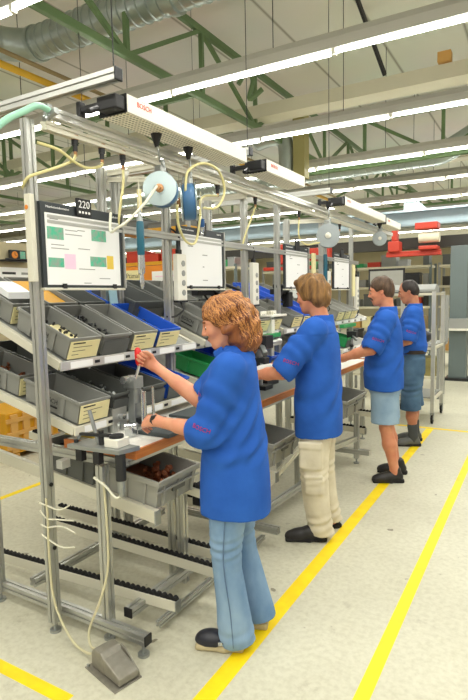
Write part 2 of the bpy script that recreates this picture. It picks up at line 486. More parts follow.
# fluorescent rows
def light_row(y,x0,x1,lab,z=3.5):
    t=thing('fluorescent_light',lab,'ceiling light',((x0+x1)/2,y,z),'fluorescent light rows')
    part('trunking',MB().ext((x0,y+.01,z+.075),(x1,y+.01,z+.075),[(-.04,-.04),(.04,-.04),(.06,.03),(.04,.08),(-.04,.08),(-.06,.03)]),'trunking',t)
    L=1.54; k=0; x=x1-.02
    while x-L>x0:
        tb=part('tube',MB().bar((x,y-.012,z),(x-L+.05,y-.012,z+.012),.020,.024),'tube',t)
        part('end_clip',MB().cbox((x-L+.025,y-.012,z+.012),(.03,.04,.05)),'white_paint',tb)
        if k%2==0: part('wire',MB().cyl((x-.5,y,z+.12),(x-.5,y,5.0),.004,n=6),'dark_metal',t)
        x-=L;k+=1
    for xa,xb,pw in ((x0,-2.6,.38),(-2.6,x1,1.12)):
        d=bpy.data.lights.new('tube_light','AREA'); d.shape='RECTANGLE'; d.size=xb-xa; d.size_y=.09; d.energy=9.0*(xb-xa)*LAMP*pw; d.color=(1.,.985,.92)
        o=bpy.data.objects.new('tube_light',d); COL.objects.link(o); o.parent=t; o.location=((xa+xb)/2-(x0+x1)/2,-.012,-.012)
    return t
ROWS=[(-2.9,'rearmost unseen row of tubes behind the viewpoint, added for its light'),(-1.1,'unseen row of tubes over the aisle behind the viewpoint, added for its light'),(.68,'unseen row of tubes directly overhead, added for its light'),  # out of view: repeats of the row added to light the front
 (2.46,'fluorescent tube row cut off by the top corner of the picture by the silver duct'),(4.17,'fluorescent tube row starting behind the first white task lamp'),(5.94,'fluorescent tube row passing above the second white task lamp'),
 (7.74,'third fluorescent tube row from the front over the aisle'),(9.56,'fourth fluorescent tube row from the front over the aisle'),(11.4,'fifth fluorescent tube row from the front over the aisle'),
 (13.3,'sixth fluorescent tube row, above the dark crane runway'),(15.2,'seventh fluorescent tube row, beyond the crane runway'),(17.2,'eighth fluorescent tube row far down the hall'),(19.4,'ninth fluorescent tube row far down the hall'),(22,'last fluorescent tube row before the far wall')]
for y,lab in ROWS:
    if y<2: x0,x1=-5.5,2.2
    else: x0,x1=-16 if y>4 else -9,1.6
    light_row(y,x0,x1,lab)

# green roof trusses
def truss(name,x,y0,y1,zl,zu,nodes,lab,along='y'):
    t=thing(name,lab,'roof truss',(x,y0,zl) if along=='y' else (y0,x,zl))
    def P(s,z): return (x,s,z) if along=='y' else (s,x,z)
    part('lower_chord',MB().bar(P(y0,zl),P(y1,zl),.06,.075),'truss_green',t,bevel=.008)
    part('upper_chord',MB().bar(P(y0,zu),P(y1,zu),.06,.075),'truss_green',t,bevel=.008)
    for i,n in enumerate(nodes):
        part('upright',MB().bar(P(n,zl),P(n,zu),.045,.045),'truss_green',t)
        if i+1<len(nodes): part('diagonal',MB().bar(P(n,zl),P((nodes[i+1]) ,zu),.04,.045) if i%2 else MB().bar(P(n,zu),P(nodes[i+1],zl),.04,.045),'truss_green',t)
    return t
truss('roof_truss',-3.44,-1,26,3.9,4.62,[.4,1.6,2.8,4.04,5.31,6.6,7.9,9.2,10.5,11.8,13.1,14.5,16,17.5,19,20.5,22],'green roof truss running lengthwise above the white task lamps')
truss('roof_truss',-8.4,1,26,3.9,4.62,[2.8,4.04,5.31,6.6,7.9,9.2,10.5,11.8,13.1,14.5,16,17.5],'green roof truss running lengthwise over the partition wall')
truss('roof_truss',-13.5,3,26,3.9,4.62,[4.04,6.6,9.2,11.8,14.5,17.5],'green roof truss furthest towards the side wall')
truss('roof_truss',6.3,-14,-3.6,3.75,4.5,[-13.2,-11.9,-10.6,-9.4,-8.2,-7.0,-5.8,-4.7],'green cross truss seen behind the slotted post','x')
truss('roof_truss',8.1,-3.3,2,3.55,4.2,[-2.4,-1.3,-.3,.6],'deep green cross girder above the aisle','x')
truss('roof_truss',13.8,-14,2,3.75,4.5,[-12,-10,-8,-6,-4,-2],'green cross truss far down the hall','x')
for y,x0,x1,lab in ((5.31,-6.4,-3.5,'thin green tie bar between two lengthwise trusses'),):
    single('tie_bar',MB().bar((x0,y,3.95),(x1,y,4.5 if x1>-3 else 3.95),.05,.05),'truss_green',lab,'tie bar')
single('cable_clamp',MB().tube([(-3.3,5.9,4.2),(-3.2,5.95,4.35),(-3.1,5.9,4.2),(-3.15,5.9,4.0),(-3.0,5.95,4.1)],.03,8),'truss_green','green knot of pipe hung on the truss above the aisle lights','pipe')

# spiral ducts
def ribbed(x0,x1,r,step=.11):
    pr=[];x=0;L=abs(x1-x0)
    while x<L:
        pr += [(x,r),(x+step*.78,r),(x+step*.82,r+.012),(x+step*.95,r+.012)]; x+=step
    return pr
t=thing('ventilation_duct','large silver spiral duct with an elbow below the ceiling','duct',(-4.9,4.15,4.1))
part('pipe',MB().lathe((-4.72,4.15,4.36),(1,0,0),ribbed(0,8,.158)),'duct',t,auto=25)
part('elbow',MB().tube([(-4.70,4.15,4.36),(-4.84,4.13,4.36),(-5.02,4.03,4.37),(-5.12,3.85,4.38),(-5.14,3.3,4.4),(-5.14,2.4,4.4)],.162,20,4),'duct',t,smooth=True)
part('collar',MB().lathe((-4.78,4.15,4.36),(1,0,0),[(0,.158),(0,.18),(.05,.18),(.05,.158)]),'duct',t,auto=25)
part('collar',MB().lathe((-3.0,4.15,4.36),(1,0,0),[(0,.158),(0,.185),(.07,.185),(.07,.158)]),'duct',t,auto=25)
t=thing('ventilation_duct','grey ribbed duct rising beyond the second tube row over the aisle','duct',(-2,9.4,3.6))
part('pipe',MB().lathe((-9,9.4,3.86),(1,0,0),ribbed(0,7.3,.17)),'duct',t,auto=25)
part('bend',MB().tube([(-1.7,9.4,3.86),(-1.5,9.4,3.88),(-1.2,9.4,4.02),(-.6,9.4,4.3),(.5,9.4,4.5)],.17,18,4),'duct',t,smooth=True)
t=thing('ventilation_duct','pale duct touching the top edge above the aisle','duct',(-1,4.9,4.6))
part('pipe',MB().lathe((-1.9,5.05,4.88),(1,0,0),ribbed(0,4,.12)),'duct',t,auto=25)
t=thing('exhaust_duct','bent silver exhaust duct beside an olive upright box','duct',(-3.4,7.5,3.2))
part('pipe',MB().tube([(-3.9,7.55,3.98),(-3.65,7.5,4.0),(-3.47,7.5,3.96),(-3.4,7.5,3.8),(-3.4,7.5,3.4)],.12,16,5),'duct',t,smooth=True)
part('flange',MB().lathe((-3.4,7.5,3.4),(0,0,1),[(0,.12),(0,.15),(.03,.15),(.03,.12)]),'duct',t,auto=30)
single('duct_box',MB().box((-3.26,7.42,3.35),(-3.08,7.6,4.3)),'olive','olive upright duct box hanging beside the bent exhaust duct','duct',bevel=.006)
single('roof_girder',MB().box((-16,6.55,4.0),(2,6.85,4.16)),'beam_cream','cream girder across the hall above the second tube row','girder')
single('roof_girder',MB().box((-16,10.5,4.02),(2,10.8,4.3)),'beam_cream','cream girder across the hall beyond the ribbed duct','girder')
single('junction_box',MB().box((-1.12,6.5,4.17),(-.98,6.62,4.28)),'wood_box','tan box sitting on the cream girder over the aisle','box',bevel=.004)
single('strut',MB().bar((-1.9,5.9,4.95),(-1.72,6.6,4.2),.03,.05),'dark_metal','dark slanting strut between ceiling and cream girder','strut')
single('pipe',MB().cyl((-4.75,1.5,3.99),(-4.75,20,3.99),.035),'pipe_yellow','yellow pipe running lengthwise below the silver duct','pipe',smooth=True)
single('pipe',MB().cyl((-4.55,1.5,4.02),(-4.55,20,4.02),.022),'pipe_brown','thin brown pipe beside the yellow pipe','pipe',smooth=True)
single('cable_tray',MB().bar((-5.6,1.5,3.85),(-5.6,20,3.85),.12,.05),'pipe_brown','brown cable tray running lengthwise behind the yellow pipe','cable tray')
single('pipe',MB().cyl((-16,12.1,3.35),(2,12.1,3.35),.1),'grey_paint','thick grey pipe across the hall before the crane runway','pipe',smooth=True)
single('pipe_support',MB().bar((-5.2,3.2,3.62),(-4.4,3.1,3.62),.05,.05).bar((-4.8,3.15,3.62),(-4.8,3.15,4.0),.03,.03),'truss_green','pale green bracket carrying the yellow pipe','bracket')

# far crane runway, red hoist and big blue grey girder
single('runway_girder',MB().box((-14,10.9,2.50),(2,11.1,2.66)).box((-14,10.95,2.66),(2,11.05,2.72)),'runway_dark','dark crane runway across the hall behind the red hoist','girder')
single('cross_girder',MB().box((-12,11.6,3.05),(2,11.7,3.3)).box((-12,11.5,3.3),(2,11.8,3.34)).box((-12,11.5,3.01),(2,11.8,3.05)),'blue_steel','blue grey steel girder across the hall above the crane runway','girder')
single('cross_girder',MB().box((-12,11.9,2.78),(2,12.0,2.92)),'beam_cream','cream beam just under the blue grey steel girder','girder')
single('girder_bracket',MB().prism([(-2.6,3.3),(-2.1,3.3),(-2.35,3.55),(-2.6,3.55)],'y',11.55,11.7),'blue_steel','blue grey gusset standing on the steel girder','bracket')
t=thing('crane_hoist','red overhead hoist carriage with a white motor on the crane runway','hoist',(-2.0,10.5,2.2))
part('trolley',MB().box((-2.62,10.35,2.42),(-2.40,10.6,2.62)).box((-2.56,10.38,2.62),(-2.46,10.57,2.86)),'crane_red',t,bevel=.02)
part('rail',MB().box((-2.66,10.4,2.33),(-1.68,10.55,2.39)).box((-2.66,10.42,2.39),(-1.68,10.53,2.43)),'crane_red',t,bevel=.008)
part('carriage',MB().box((-2.12,10.3,2.80),(-1.72,10.6,2.92)),'crane_red',t,bevel=.015)
part('lower_carriage',MB().box((-2.05,10.3,2.43),(-1.72,10.6,2.50)),'crane_red',t,bevel=.015)
part('motor',MB().cyl((-2.06,10.42,2.65),(-1.70,10.42,2.65),.09),'beam_cream',t,smooth=False)
t=thing('crane_hoist','second red hoist unit glimpsed between the bench posts','hoist',(-5.4,10.5,2.2))
part('trolley',MB().box((-5.0,10.4,2.3),(-4.7,10.6,2.72)),'crane_red',t,bevel=.03)
part('rail',MB().box((-5.3,10.42,2.18),(-4.2,10.55,2.25)),'crane_red',t,bevel=.01)
part('carriage',MB().box((-4.25,10.4,2.35),(-3.8,10.6,2.6)),'crane_red',t,bevel=.02)
t=thing('steel_column','blue grey steel column at the end of the aisle','column',(-1.4,10.75,0))
part('shaft',MB().box((-1.54,10.62,0),(-1.24,10.92,2.49)),'column_grey',t,bevel=.01)
part('collar',MB().box((-1.64,10.55,.98),(-1.14,10.98,1.16)),'grey_paint',t,bevel=.01)
part('ledge',MB().box((-1.66,10.5,.94),(-1.1,11.0,.98)),'white_paint',t)
part('foot_plate',MB().box((-1.6,10.56,0),(-1.18,10.98,.05)),'dark_metal',t)
# ================================================================== overhead frame, rails and task lamps
FRONT=-2.08; REAR=-2.42
def foot(mb_x,y): return MB().cyl((mb_x,y,0),(mb_x,y,.012),.028,n=14).cyl((mb_x,y,.012),(mb_x,y,.05),.009,n=8)

t=thing('overhead_rail','long double aluminium rail above the information boards',"rail",(-2.0,1.78,2.42))
part('top_rail',MB().prof((-2.0,1.80,2.506),(-2.0,8.1,2.506),.05,.045),'alu_bright',t)
part('air_pipe',MB().prof((-2.03,1.78,2.452),(-2.03,8.1,2.452),.04,.04),'alu_cream',t)
for y in (1.97,2.155,2.315,3.3,3.87,4.75,5.9):
    f=part('air_coupling',MB().cyl((-2.03,y,2.375),(-2.03,y,2.405),.012,n=12).cyl((-2.03,y,2.405),(-2.03,y,2.435),.017,n=12),'dark_metal',t)
    part('collar',MB().cyl((-2.03,y,2.430),(-2.03,y,2.452),.019,n=12),'brass',f)
    part('hose_barb',MB().cyl((-2.03,y,2.352),(-2.03,y,2.376),.009,n=10),'brass',f)
part('cross_rail',MB().prof((FRONT+.04,1.77,2.03),(FRONT+.04,6.6,2.03),.03,.04),'aluminium',t)
part('end_valve',MB().cyl((-2.03,1.80,2.49),(-1.96,1.80,2.51),.016,n=10).cyl((-2.0,1.76,2.47),(-2.0,1.83,2.53),.012,n=10).box((-2.03,1.785,2.50),(-2.0,1.81,2.545)),'steel',t)

def crossbeam(y,x0,x1,z,lab):
    t=thing('cross_beam',lab,'beam',(x1,y,z))
    part('profile',MB().prof((x0,y,z+.02),(x1,y,z+.02),.045,.052),'aluminium',t)
    part('end_cap',MB().box((x1,y-.025,z-.009),(x1+.012,y+.025,z+.049)),'dark_metal',t,bevel=.004)
    for x in (x1-.02,x1-1.6): part('wire',MB().cyl((x,y,z+.045),(x,y,5.0),.003,n=6),'dark_metal',t)
crossbeam(1.965,-4.6,-1.735,2.655,'aluminium cross beam on a wire before the first white task lamp')
crossbeam(3.44,-3.2,-1.84,2.645,'aluminium cross beam between the first two white task lamps')
crossbeam(5.15,-3.2,-1.86,2.645,'aluminium cross beam at the far end of the second white task lamp')

def perf_mat():
    m=bpy.data.materials.new('perforated'); m.use_nodes=True; nt=m.node_tree; b=nt.nodes['Principled BSDF']
    tc=nt.nodes.new('ShaderNodeTexCoord'); v=nt.nodes.new('ShaderNodeTexVoronoi'); v.inputs['Scale'].default_value=42; v.inputs['Randomness'].default_value=0
    nt.links.new(tc.outputs['Object'],v.inputs['Vector']); r=nt.nodes.new('ShaderNodeValToRGB'); e=r.color_ramp.elements
    e[0].position=.22;e[0].color=lin((140,132,104))+(1,);e[1].position=.34;e[1].color=lin((250,244,222))+(1,)
    nt.links.new(v.outputs['Distance'],r.inputs['Fac']); nt.links.new(r.outputs['Color'],b.inputs['Base Color']); b.inputs['Roughness'].default_value=.4; b.inputs['Metallic'].default_value=0
    return m
M['perforated']=perf_mat()
def task_lamp(y0,y1,lab,x=-1.79,z0=2.55,z1=2.64,w=.18):
    t=thing('task_lamp',lab,'lamp',(x-w/2,y0,z0),'white task lamps over the benches')
    part('housing',MB().prism([(x,z1),(x,z0+.004),(x-.012,z0+.004),(x-.012,z1-.012),(x-w+.012,z1-.012),(x-w+.012,z0+.004),(x-w,z0+.004),(x-w,z1)],'y',y0,y1),'white_paint',t,bevel=.003)
    part('louvre',MB().box((x-w+.012,y0+.004,z0),(x-.012,y1-.004,z0+.01)),'perforated',t)
    part('end_plate',MB().box((x-w,y1,z0+.003),(x,y1+.006,z1)),'dark_metal',t)
    part('end_plate',MB().box((x-w,y0-.006,z0+.003),(x,y0,z1)),'dark_metal',t)
    k=part('logo',text_mb('BOSCH',.035,basis((x+.0012,y0+.13,(z0+z1)/2+.012),(0,1,0),(0,0,1))),'red_print',t,label='small red lettering')
    b=part('bracket',MB().box((x-w+.05,y0-.075,z0+.008),(x-.006,y0-.008,z1-.016)).box((x-w-.07,y0-.07,z0+.025),(x-w+.10,y0-.04,z0+.055)).box((x-w-.09,y0-.075,z0+.005),(x-w-.06,y0-.035,z0+.08)),'black',t,bevel=.006)
    part('plug',MB().cyl((x-.1,y0-.1,z0+.01),(x-.1,y0-.16,z0-.02),.014,n=10),'black',b)
    return t
task_lamp(2.09,3.30,'white task lamp nearest the front, reels hanging under it')
task_lamp(3.60,4.32,'second white task lamp from the front, its black bracket on a cross beam')
task_lamp(5.40,7.0,'third white task lamp from the front',x=-1.80)
task_lamp(7.2,8.0,'fourth white task lamp from the front, towards the red hoist',x=-1.84)

# ================================================================== workstation frames
def strip_outlet(y,lab,z0=1.63,z1=1.925):
    t=thing('power_strip',lab,'power strip',(FRONT+.06,y,z0),'power strips on the posts')
    part('housing',MB().box((FRONT+.024,y-.05,z0),(FRONT+.06,y+.05,z1)),'white_paint',t,bevel=.004)
    for k in range(4):
        z=z0+.05+k*.062
        s=part('socket',MB().cyl((FRONT+.06,y+.012,z),(FRONT+.063,y+.012,z),.019,n=14),'grey_paint',t)
    part('end_cap',MB().box((FRONT+.022,y-.052,z0-.012),(FRONT+.062,y+.052,z0)),'black',t)
    part('plug',MB().box((FRONT+.03,y-.03,z1),(FRONT+.055,y+.01,z1+.03)),'black',t,bevel=.004)
    part('cord',MB().tube([(FRONT+.04,y-.01,z1+.03),(FRONT+.05,y-.01,z1+.1),(FRONT+.03,y-.05,z1+.15),(FRONT-.02,y-.09,z1+.17)],.006,6),'black',t,smooth=True)
    part('cord',MB().tube([(FRONT+.04,y,z0-.01),(FRONT+.06,y,z0-.06),(FRONT+.03,y-.05,z0-.1),(FRONT,y-.1,z0-.1)],.006,6),'black',t,smooth=True)

def workstation(y0,y1,lab,top,edge,posts,rear_posts,feetbeam=True,tall=2.47):
    t=thing('workstation_frame',lab,'workbench',(-1.9,(y0+y1)/2,0),'assembly workstations')
    # worktop
    part('worktop',MB().box((-2.085 if y0<2 else -2.36,y0+.07,.918),(-1.632,y1,.95)),top,t,bevel=.002)
    part('wood_edge',MB().box((-1.632,y0+.07,.905),(-1.615,y1,.949)).box((-2.085 if y0<2 else -2.36,y0+.052,.905),(-1.615,y0+.07,.949)),'wood_edge',t)
    part('bench_rail',MB().prof((-2.75,y0+.075,.875),(-1.70,y0+.075,.875),.045,.045),'aluminium',t)
    part('bench_rail',MB().prof((-2.34,y0+.1,.875),(-2.34,y1,.875)),'aluminium',t)
    part('bench_rail',MB().prof((-1.72,y0+.1,.875),(-1.72,y1,.875)),'aluminium',t)
    for (x,y,zt) in posts:
        p=part('post',MB().prof((x,y,.05),(x,y,zt)),'aluminium',t)
        part('levelling_foot',foot(x,y),'steel',p)
    for (x,y,zt) in rear_posts:
        p=part('post',MB().prof((x,y,.05),(x,y,zt)),'aluminium',t)
        part('levelling_foot',foot(x,y),'steel',p)
    return t
SH_U=(-2.02,1.352,R(23)); SH_L=(-1.945,1.040,R(14))
def shelf(t,y0,y1,fx,fz,ang,L=.95,strip='alu_bright',first=True):
    c,s=math.cos(ang),math.sin(ang)
    for i,y in enumerate((y0+.0,y1-.02)):
        part('shelf_rail',MB().bar((fx,y,fz-.022),(fx-L*c,y,fz-.022+L*s),.028,.045),'alu_cream',t,bevel=.003)
    part('shelf_deck',MB().bar((fx-.01,(y0+y1)/2,fz-.012),(fx-L*c,(y0+y1)/2,fz-.012+L*s),y1-y0-.05,.008),'grey_paint',t)
    st=part('label_strip',MB().box((fx,y0-.01,fz-.046),(fx+.012,y1,fz)),strip,t,bevel=.002)
    y=y0+.05; k=0
    while y+.16<y1:
        part('label_card',MB().box((fx+.012,y,fz-.040),(fx+.0135,y+.15,fz-.008)),'paper',st)
        part('slot',MB().box((fx+.012,y+.165,fz-.031),(fx+.0132,y+.2,fz-.016)),'dark_metal',st)
        y+=.235;k+=1

w1=workstation(1.80,3.06,'nearest aluminium workbench with white top and orange wood edge, foot pedal at its base','worktop_white','wood_edge',
  [(-2.07,1.722,2.47),(-1.79,1.81,.87),(FRONT,2.755,2.485)],[(-2.56,1.77,2.30),(REAR,2.55,2.46),(REAR+.03,2.64,2.46),(-1.72,2.98,.87)])
part('foot_beam',MB().prof((-2.9,1.79,.085),(-1.535,1.79,.085),.045,.045),'aluminium',w1)
part('end_cap',MB().box((-1.535,1.767,.062),(-1.528,1.813,.108)),'black',w1)
part('levelling_foot',foot(-1.56,1.79),'steel',w1)
part('base_beam',MB().prof((-1.705,1.86,.13),(-1.67,3.05,.13)),'aluminium',w1)
part('end_cap',MB().box((-1.729,1.851,.107),(-1.682,1.858,.153)),'black',w1)
part('base_beam',MB().prof((-1.60,1.95,.05),(-1.58,3.05,.05),.03,.03),'aluminium',w1)
part('base_beam',MB().prof((-2.40,1.86,.10),(-2.38,3.0,.10)),'aluminium',w1)
part('gusset',MB().box((-2.03,1.748,.835),(-1.99,1.80,.875)),'alu_bright',w1)
part('top_brace',MB().prof((REAR,2.62,2.44),(-2.03,2.62,2.44),.03,.04),'alu_cream',w1)
part('top_brace',MB().prof((REAR,2.62,2.40),(FRONT,2.62,2.36),.025,.03),'alu_cream',w1)
shelf(w1,1.80,2.95,*SH_U); shelf(w1,1.80,2.95,*SH_L,strip='alu_cream')
part('cover_strip',MB().box((-2.062,1.672,1.735),(-2.022,1.699,2.13)),'alu_cream',w1,bevel=.003)
part('warning_dot',MB().cyl((-2.045,1.6715,2.07),(-2.045,1.670,2.07),.011,n=14),'orange_paint',w1)
part('cable_tie',MB().tube([(-2.11,1.694,.67),(-2.05,1.692,.665),(-1.97,1.70,.655),(-1.90,1.70,.69)],.004,6),'cable_white',w1,smooth=True)
part('cable_tie',MB().tube([(-2.10,1.694,.63),(-2.05,1.692,.60),(-1.98,1.70,.605),(-1.88,1.70,.62)],.004,6),'cable_white',w1,smooth=True)
part('cable_tie',MB().tube([(-2.10,1.694,.56),(-2.05,1.692,.555),(-1.96,1.70,.575),(-1.87,1.70,.56)],.004,6),'cable_white',w1,smooth=True)
part('cable_tie',MB().tube([(-2.10,1.694,.51),(-2.05,1.692,.495),(-1.97,1.70,.47),(-1.88,1.70,.49)],.004,6),'cable_white',w1,smooth=True)
for z in (.76,.44): part('bolt',MB().cyl((-2.046,1.722,z),(-2.040,1.722,z),.010,n=10),'black',w1)

w2=workstation(3.03,4.3,'second aluminium workbench from the front with grey top and orange wood edge','worktop_grey','wood_edge',
  [(FRONT,3.765,2.485),(-1.76,4.05,.87)],[(REAR+.1,3.62,2.40),(REAR,3.72,2.40)])
part('top_brace',MB().prof((REAR,3.68,2.42),(-2.03,3.72,2.42),.03,.04),'alu_cream',w2)
part('base_beam',MB().prof((-2.3,3.02,.13),(-1.45,3.02,.13)),'aluminium',w2)
part('base_beam',MB().prof((-1.70,3.03,.13),(-1.62,4.4,.13)),'aluminium',w2)
part('brace',MB().prof((-1.75,3.05,.16),(-1.62,3.95,.5),.035,.035),'alu_cream',w2)
shelf(w2,3.08,4.25,*SH_U); shelf(w2,3.08,4.25,*SH_L,strip='alu_cream')
w3=workstation(4.26,5.62,'third aluminium workbench from the front with white top, reached by the worker in pale shorts','worktop_white','wood_edge',
  [(FRONT,4.366,2.485),(FRONT,5.455,2.485),(-1.55,5.0,.5)],[(REAR,5.3,2.44),(REAR+.06,5.2,2.44)])
part('top_brace',MB().prof((REAR,5.3,2.42),(-2.03,5.42,2.42),.03,.04),'alu_cream',w3)
part('base_beam',MB().prof((-2.2,5.0,.12),(-1.42,5.0,.12),.06,.045),'aluminium',w3)
part('base_beam',MB().prof((-1.72,4.3,.25),(-1.55,5.0,.25)),'aluminium',w3)
shelf(w3,4.35,5.5,*SH_U); shelf(w3,4.35,5.5,*SH_L,strip='alu_cream')
w4=workstation(5.66,7.3,'fourth aluminium workbench from the front, hidden behind the two far workers','worktop_white','wood_edge',
  [(FRONT,6.465,2.485),(-1.76,5.9,.87)],[(REAR,6.4,2.44)])
shelf(w4,5.7,6.9,*SH_U); shelf(w4,5.7,6.9,*SH_L,strip='alu_cream')

strip_outlet(2.83,'white power strip on the post left of the second information board'.replace('left of','before'))
strip_outlet(3.845,'white power strip on the post above the long haired woman\'s head',1.58,1.915)
strip_outlet(5.54,'white power strip behind the sandy haired man',1.55,1.9)
strip_outlet(6.55,'white power strip on the far post before the moustached man',1.45,1.86)

# ================================================================== information boards
def board(y0,lab,num=None,z0=1.708,z1=2.108,w=.55,x=-2.03,pics=True,n=0):
    t=thing('information_board',lab,'board',(x,y0+w/2,z0),'information boards hung on the posts')
    y1=y0+w
    part('back_plate',MB().box((x-.02,y0,z0),(x,y1,z1)),'board_dark',t,bevel=.003)
    part('sheet',MB().box((x,y0+.022,z0+.014),(x+.003,y1-.028,z1-.05)),'paper',t)
    part('frame_bar',MB().box((x-.022,y0-.004,z0-.012),(x+.008,y1+.004,z0)),'alu_cream',t,bevel=.002)
    part('side_bar',MB().box((x-.022,y1,z0),(x+.01,y1+.012,z1+.004)),'aluminium',t,bevel=.002)
    hy=basis((x+.0015,y0+.03,z1-.022),(0,1,0),(0,0,1))
    part('header_text',text_mb('Mitarbeiterinformation',.0155,hy,align='LEFT'),'print_white',t)
    part('header_text',text_mb('Stelle 8.1',.0155,basis((x+.0015,y1-.03,z1-.022),(0,1,0),(0,0,1)),align='RIGHT'),'print_white',t)
    if num:
        p=part('number_plate',MB().box((x+.002,y0+.215,z1-.043),(x+.012,y0+.315,z1+.042)),'black',t,bevel=.002)
        part('number',text_mb(num,.052,basis((x+.0125,y0+.265,z1+.012),(0,1,0),(0,0,1))),'print_white',p,label='white station number 220')
        for k in range(4): part('pictogram',MB().box((x+.012,y0+.228+k*.021,z1-.031),(x+.0125,y0+.241+k*.021,z1-.020)),'print_white',p)
    else:
        part('number_plate',MB().box((x+.002,y0+.215,z1-.043),(x+.012,y0+.315,z1+.042)),'black',t,bevel=.002)
    def img(ya,yb,za,zb,m,nm='photo_print'): return part(nm,MB().box((x+.003,y0+ya,za),(x+.0036,y0+yb,zb)),m,t)
    if pics:
        img(.03,.13,1.937,1.995,'paper_green'); img(.315,.42,1.948,2.005,'paper_green'); img(.03,.125,1.806,1.850,'paper_green'); img(.30,.415,1.818,1.868,'paper_green')
        img(.13,.20,1.80,1.872,'paper_pink','note'); img(.42,.47,1.808,1.878,'paper_yellow','note')
        for q,(ya,za) in enumerate([(.05,2.03),(.14,1.985),(.14,1.965),(.33,2.035),(.05,1.91),(.05,1.893),(.22,1.99),(.22,1.90),(.22,1.80),(.25,1.73),(.36,1.755)]):
            img(ya,ya+.05+.03*(q%3),za,za+.004,'grey_paint','text_line')
    else:
        for q,(ya,za) in enumerate([(.27,2.02),(.27,1.93),(.27,1.85),(.27,1.76),(.1,2.0),(.1,1.98)]): img(ya,ya+.02+.04*(q%2),za,za+.006,'grey_paint','text_line')
    part('handle',MB().tube([(x+.004,y0+.23,z1+.035),(x+.004,y0+.24,z1+.06),(x+.004,y0+.29,z1+.06),(x+.004,y0+.30,z1+.035)],.006,6,3),'black',t) if not num else None
    for yy in (y0+.12,y1-.08): part('clip',MB().box((x,yy-.012,z0-.004),(x+.01,yy+.012,z0+.02)),'dark_metal',t)
    return t
board(1.735,'information board numbered 220 with green photos',num='220')
board(2.81,'mostly blank white information board above the woman\'s face',pics=False,n=1)
board(4.42,'information board just above the sandy haired man\'s head',pics=False,n=2)
board(5.70,'information board behind the cordless screwdriver with the teal grip',pics=False,n=3)
single('card_strip',MB().box((-2.02,5.02,1.70),(-2.0,5.10,2.06)),'card','tall cream card hanging past the third information board','card',bevel=.004)
single('card_strip',MB().box((-2.02,6.3,1.62),(-2.0,6.38,2.0)),'card','tall cream card hanging past the fourth information board','card',bevel=.004)

# ================================================================== hoses, reels, hanging tools
def hose(name,pts,r,m,lab,cat='hose',group=None): return single(name,MB().tube(pts,r,8,6),m,lab,cat,group,smooth=True)
hose('air_hose',[(-2.0,1.79,2.515),(-2.0,1.73,2.52),(-2.01,1.655,2.475),(-2.02,1.56,2.41),(-2.04,1.44,2.29),(-2.06,1.3,2.16)],.015,'hose_green','pale green air hose leaving the top of the tall front post')
hose('air_hose',[(-2.03,1.97,2.36),(-2.02,1.94,2.325),(-2.01,1.84,2.275),(-2.02,1.75,2.235),(-2.045,1.692,2.205),(-2.095,1.70,2.17),(-2.10,1.73,2.16)],.0075,'hose_yellow','yellow hose from the first coupling to the tall front post')
hose('air_hose',[(-2.03,2.155,2.36),(-2.02,2.13,2.335),(-2.01,2.03,2.305),(-2.0,1.93,2.315),(-2.0,1.84,2.35),(-2.045,1.752,2.372)],.0075,'hose_yellow','yellow hose looping from the second coupling to the tall front post')
hose('air_hose',[(-2.03,2.315,2.36),(-2.02,2.30,2.27),(-2.02,2.265,2.13),(-2.06,2.27,1.95)],.0075,'hose_yellow','yellow hose hanging straight from the third coupling before the reels')
hose('air_hose',[(-2.03,3.87,2.36),(-2.03,3.80,2.26),(-2.03,3.70,2.13),(-2.05,3.66,2.0)],.0075,'hose_yellow','yellow hose slanting down by the second frame post')
hose('air_hose',[(-2.03,4.75,2.36),(-2.03,4.745,2.2),(-2.0,4.84,2.13),(-1.96,5.0,2.15),(-1.93,5.10,2.17)],.0075,'hose_yellow','yellow hose running to the grey reel with a white hub')
hose('air_hose',[(-1.86,2.66,2.27),(-1.85,2.68,2.39),(-1.83,2.82,2.46),(-1.82,2.98,2.44),(-1.83,3.06,2.33),(-1.84,2.98,2.22),(-1.86,2.85,2.20)],.008,'hose_yellow','yellow hose making a big loop beside the blue reel')
hose('air_hose',[(-1.88,2.60,2.19),(-1.9,2.64,2.07),(-1.93,2.76,1.99),(-1.93,2.86,2.0),(-1.92,2.90,2.15),(-1.98,3.02,2.30),(-2.03,3.3,2.36)],.008,'hose_yellow','yellow hose sagging before the blank information board')
hose('reel_cable',[(-1.86,2.39,2.257),(-1.83,2.24,2.14),(-1.86,2.15,2.05),(-1.9,2.10,2.005),(-1.97,2.13,2.0),(-2.0,2.17,2.1)],.0075,'cable_white','thick white cable pulled out of the front reel','cable')

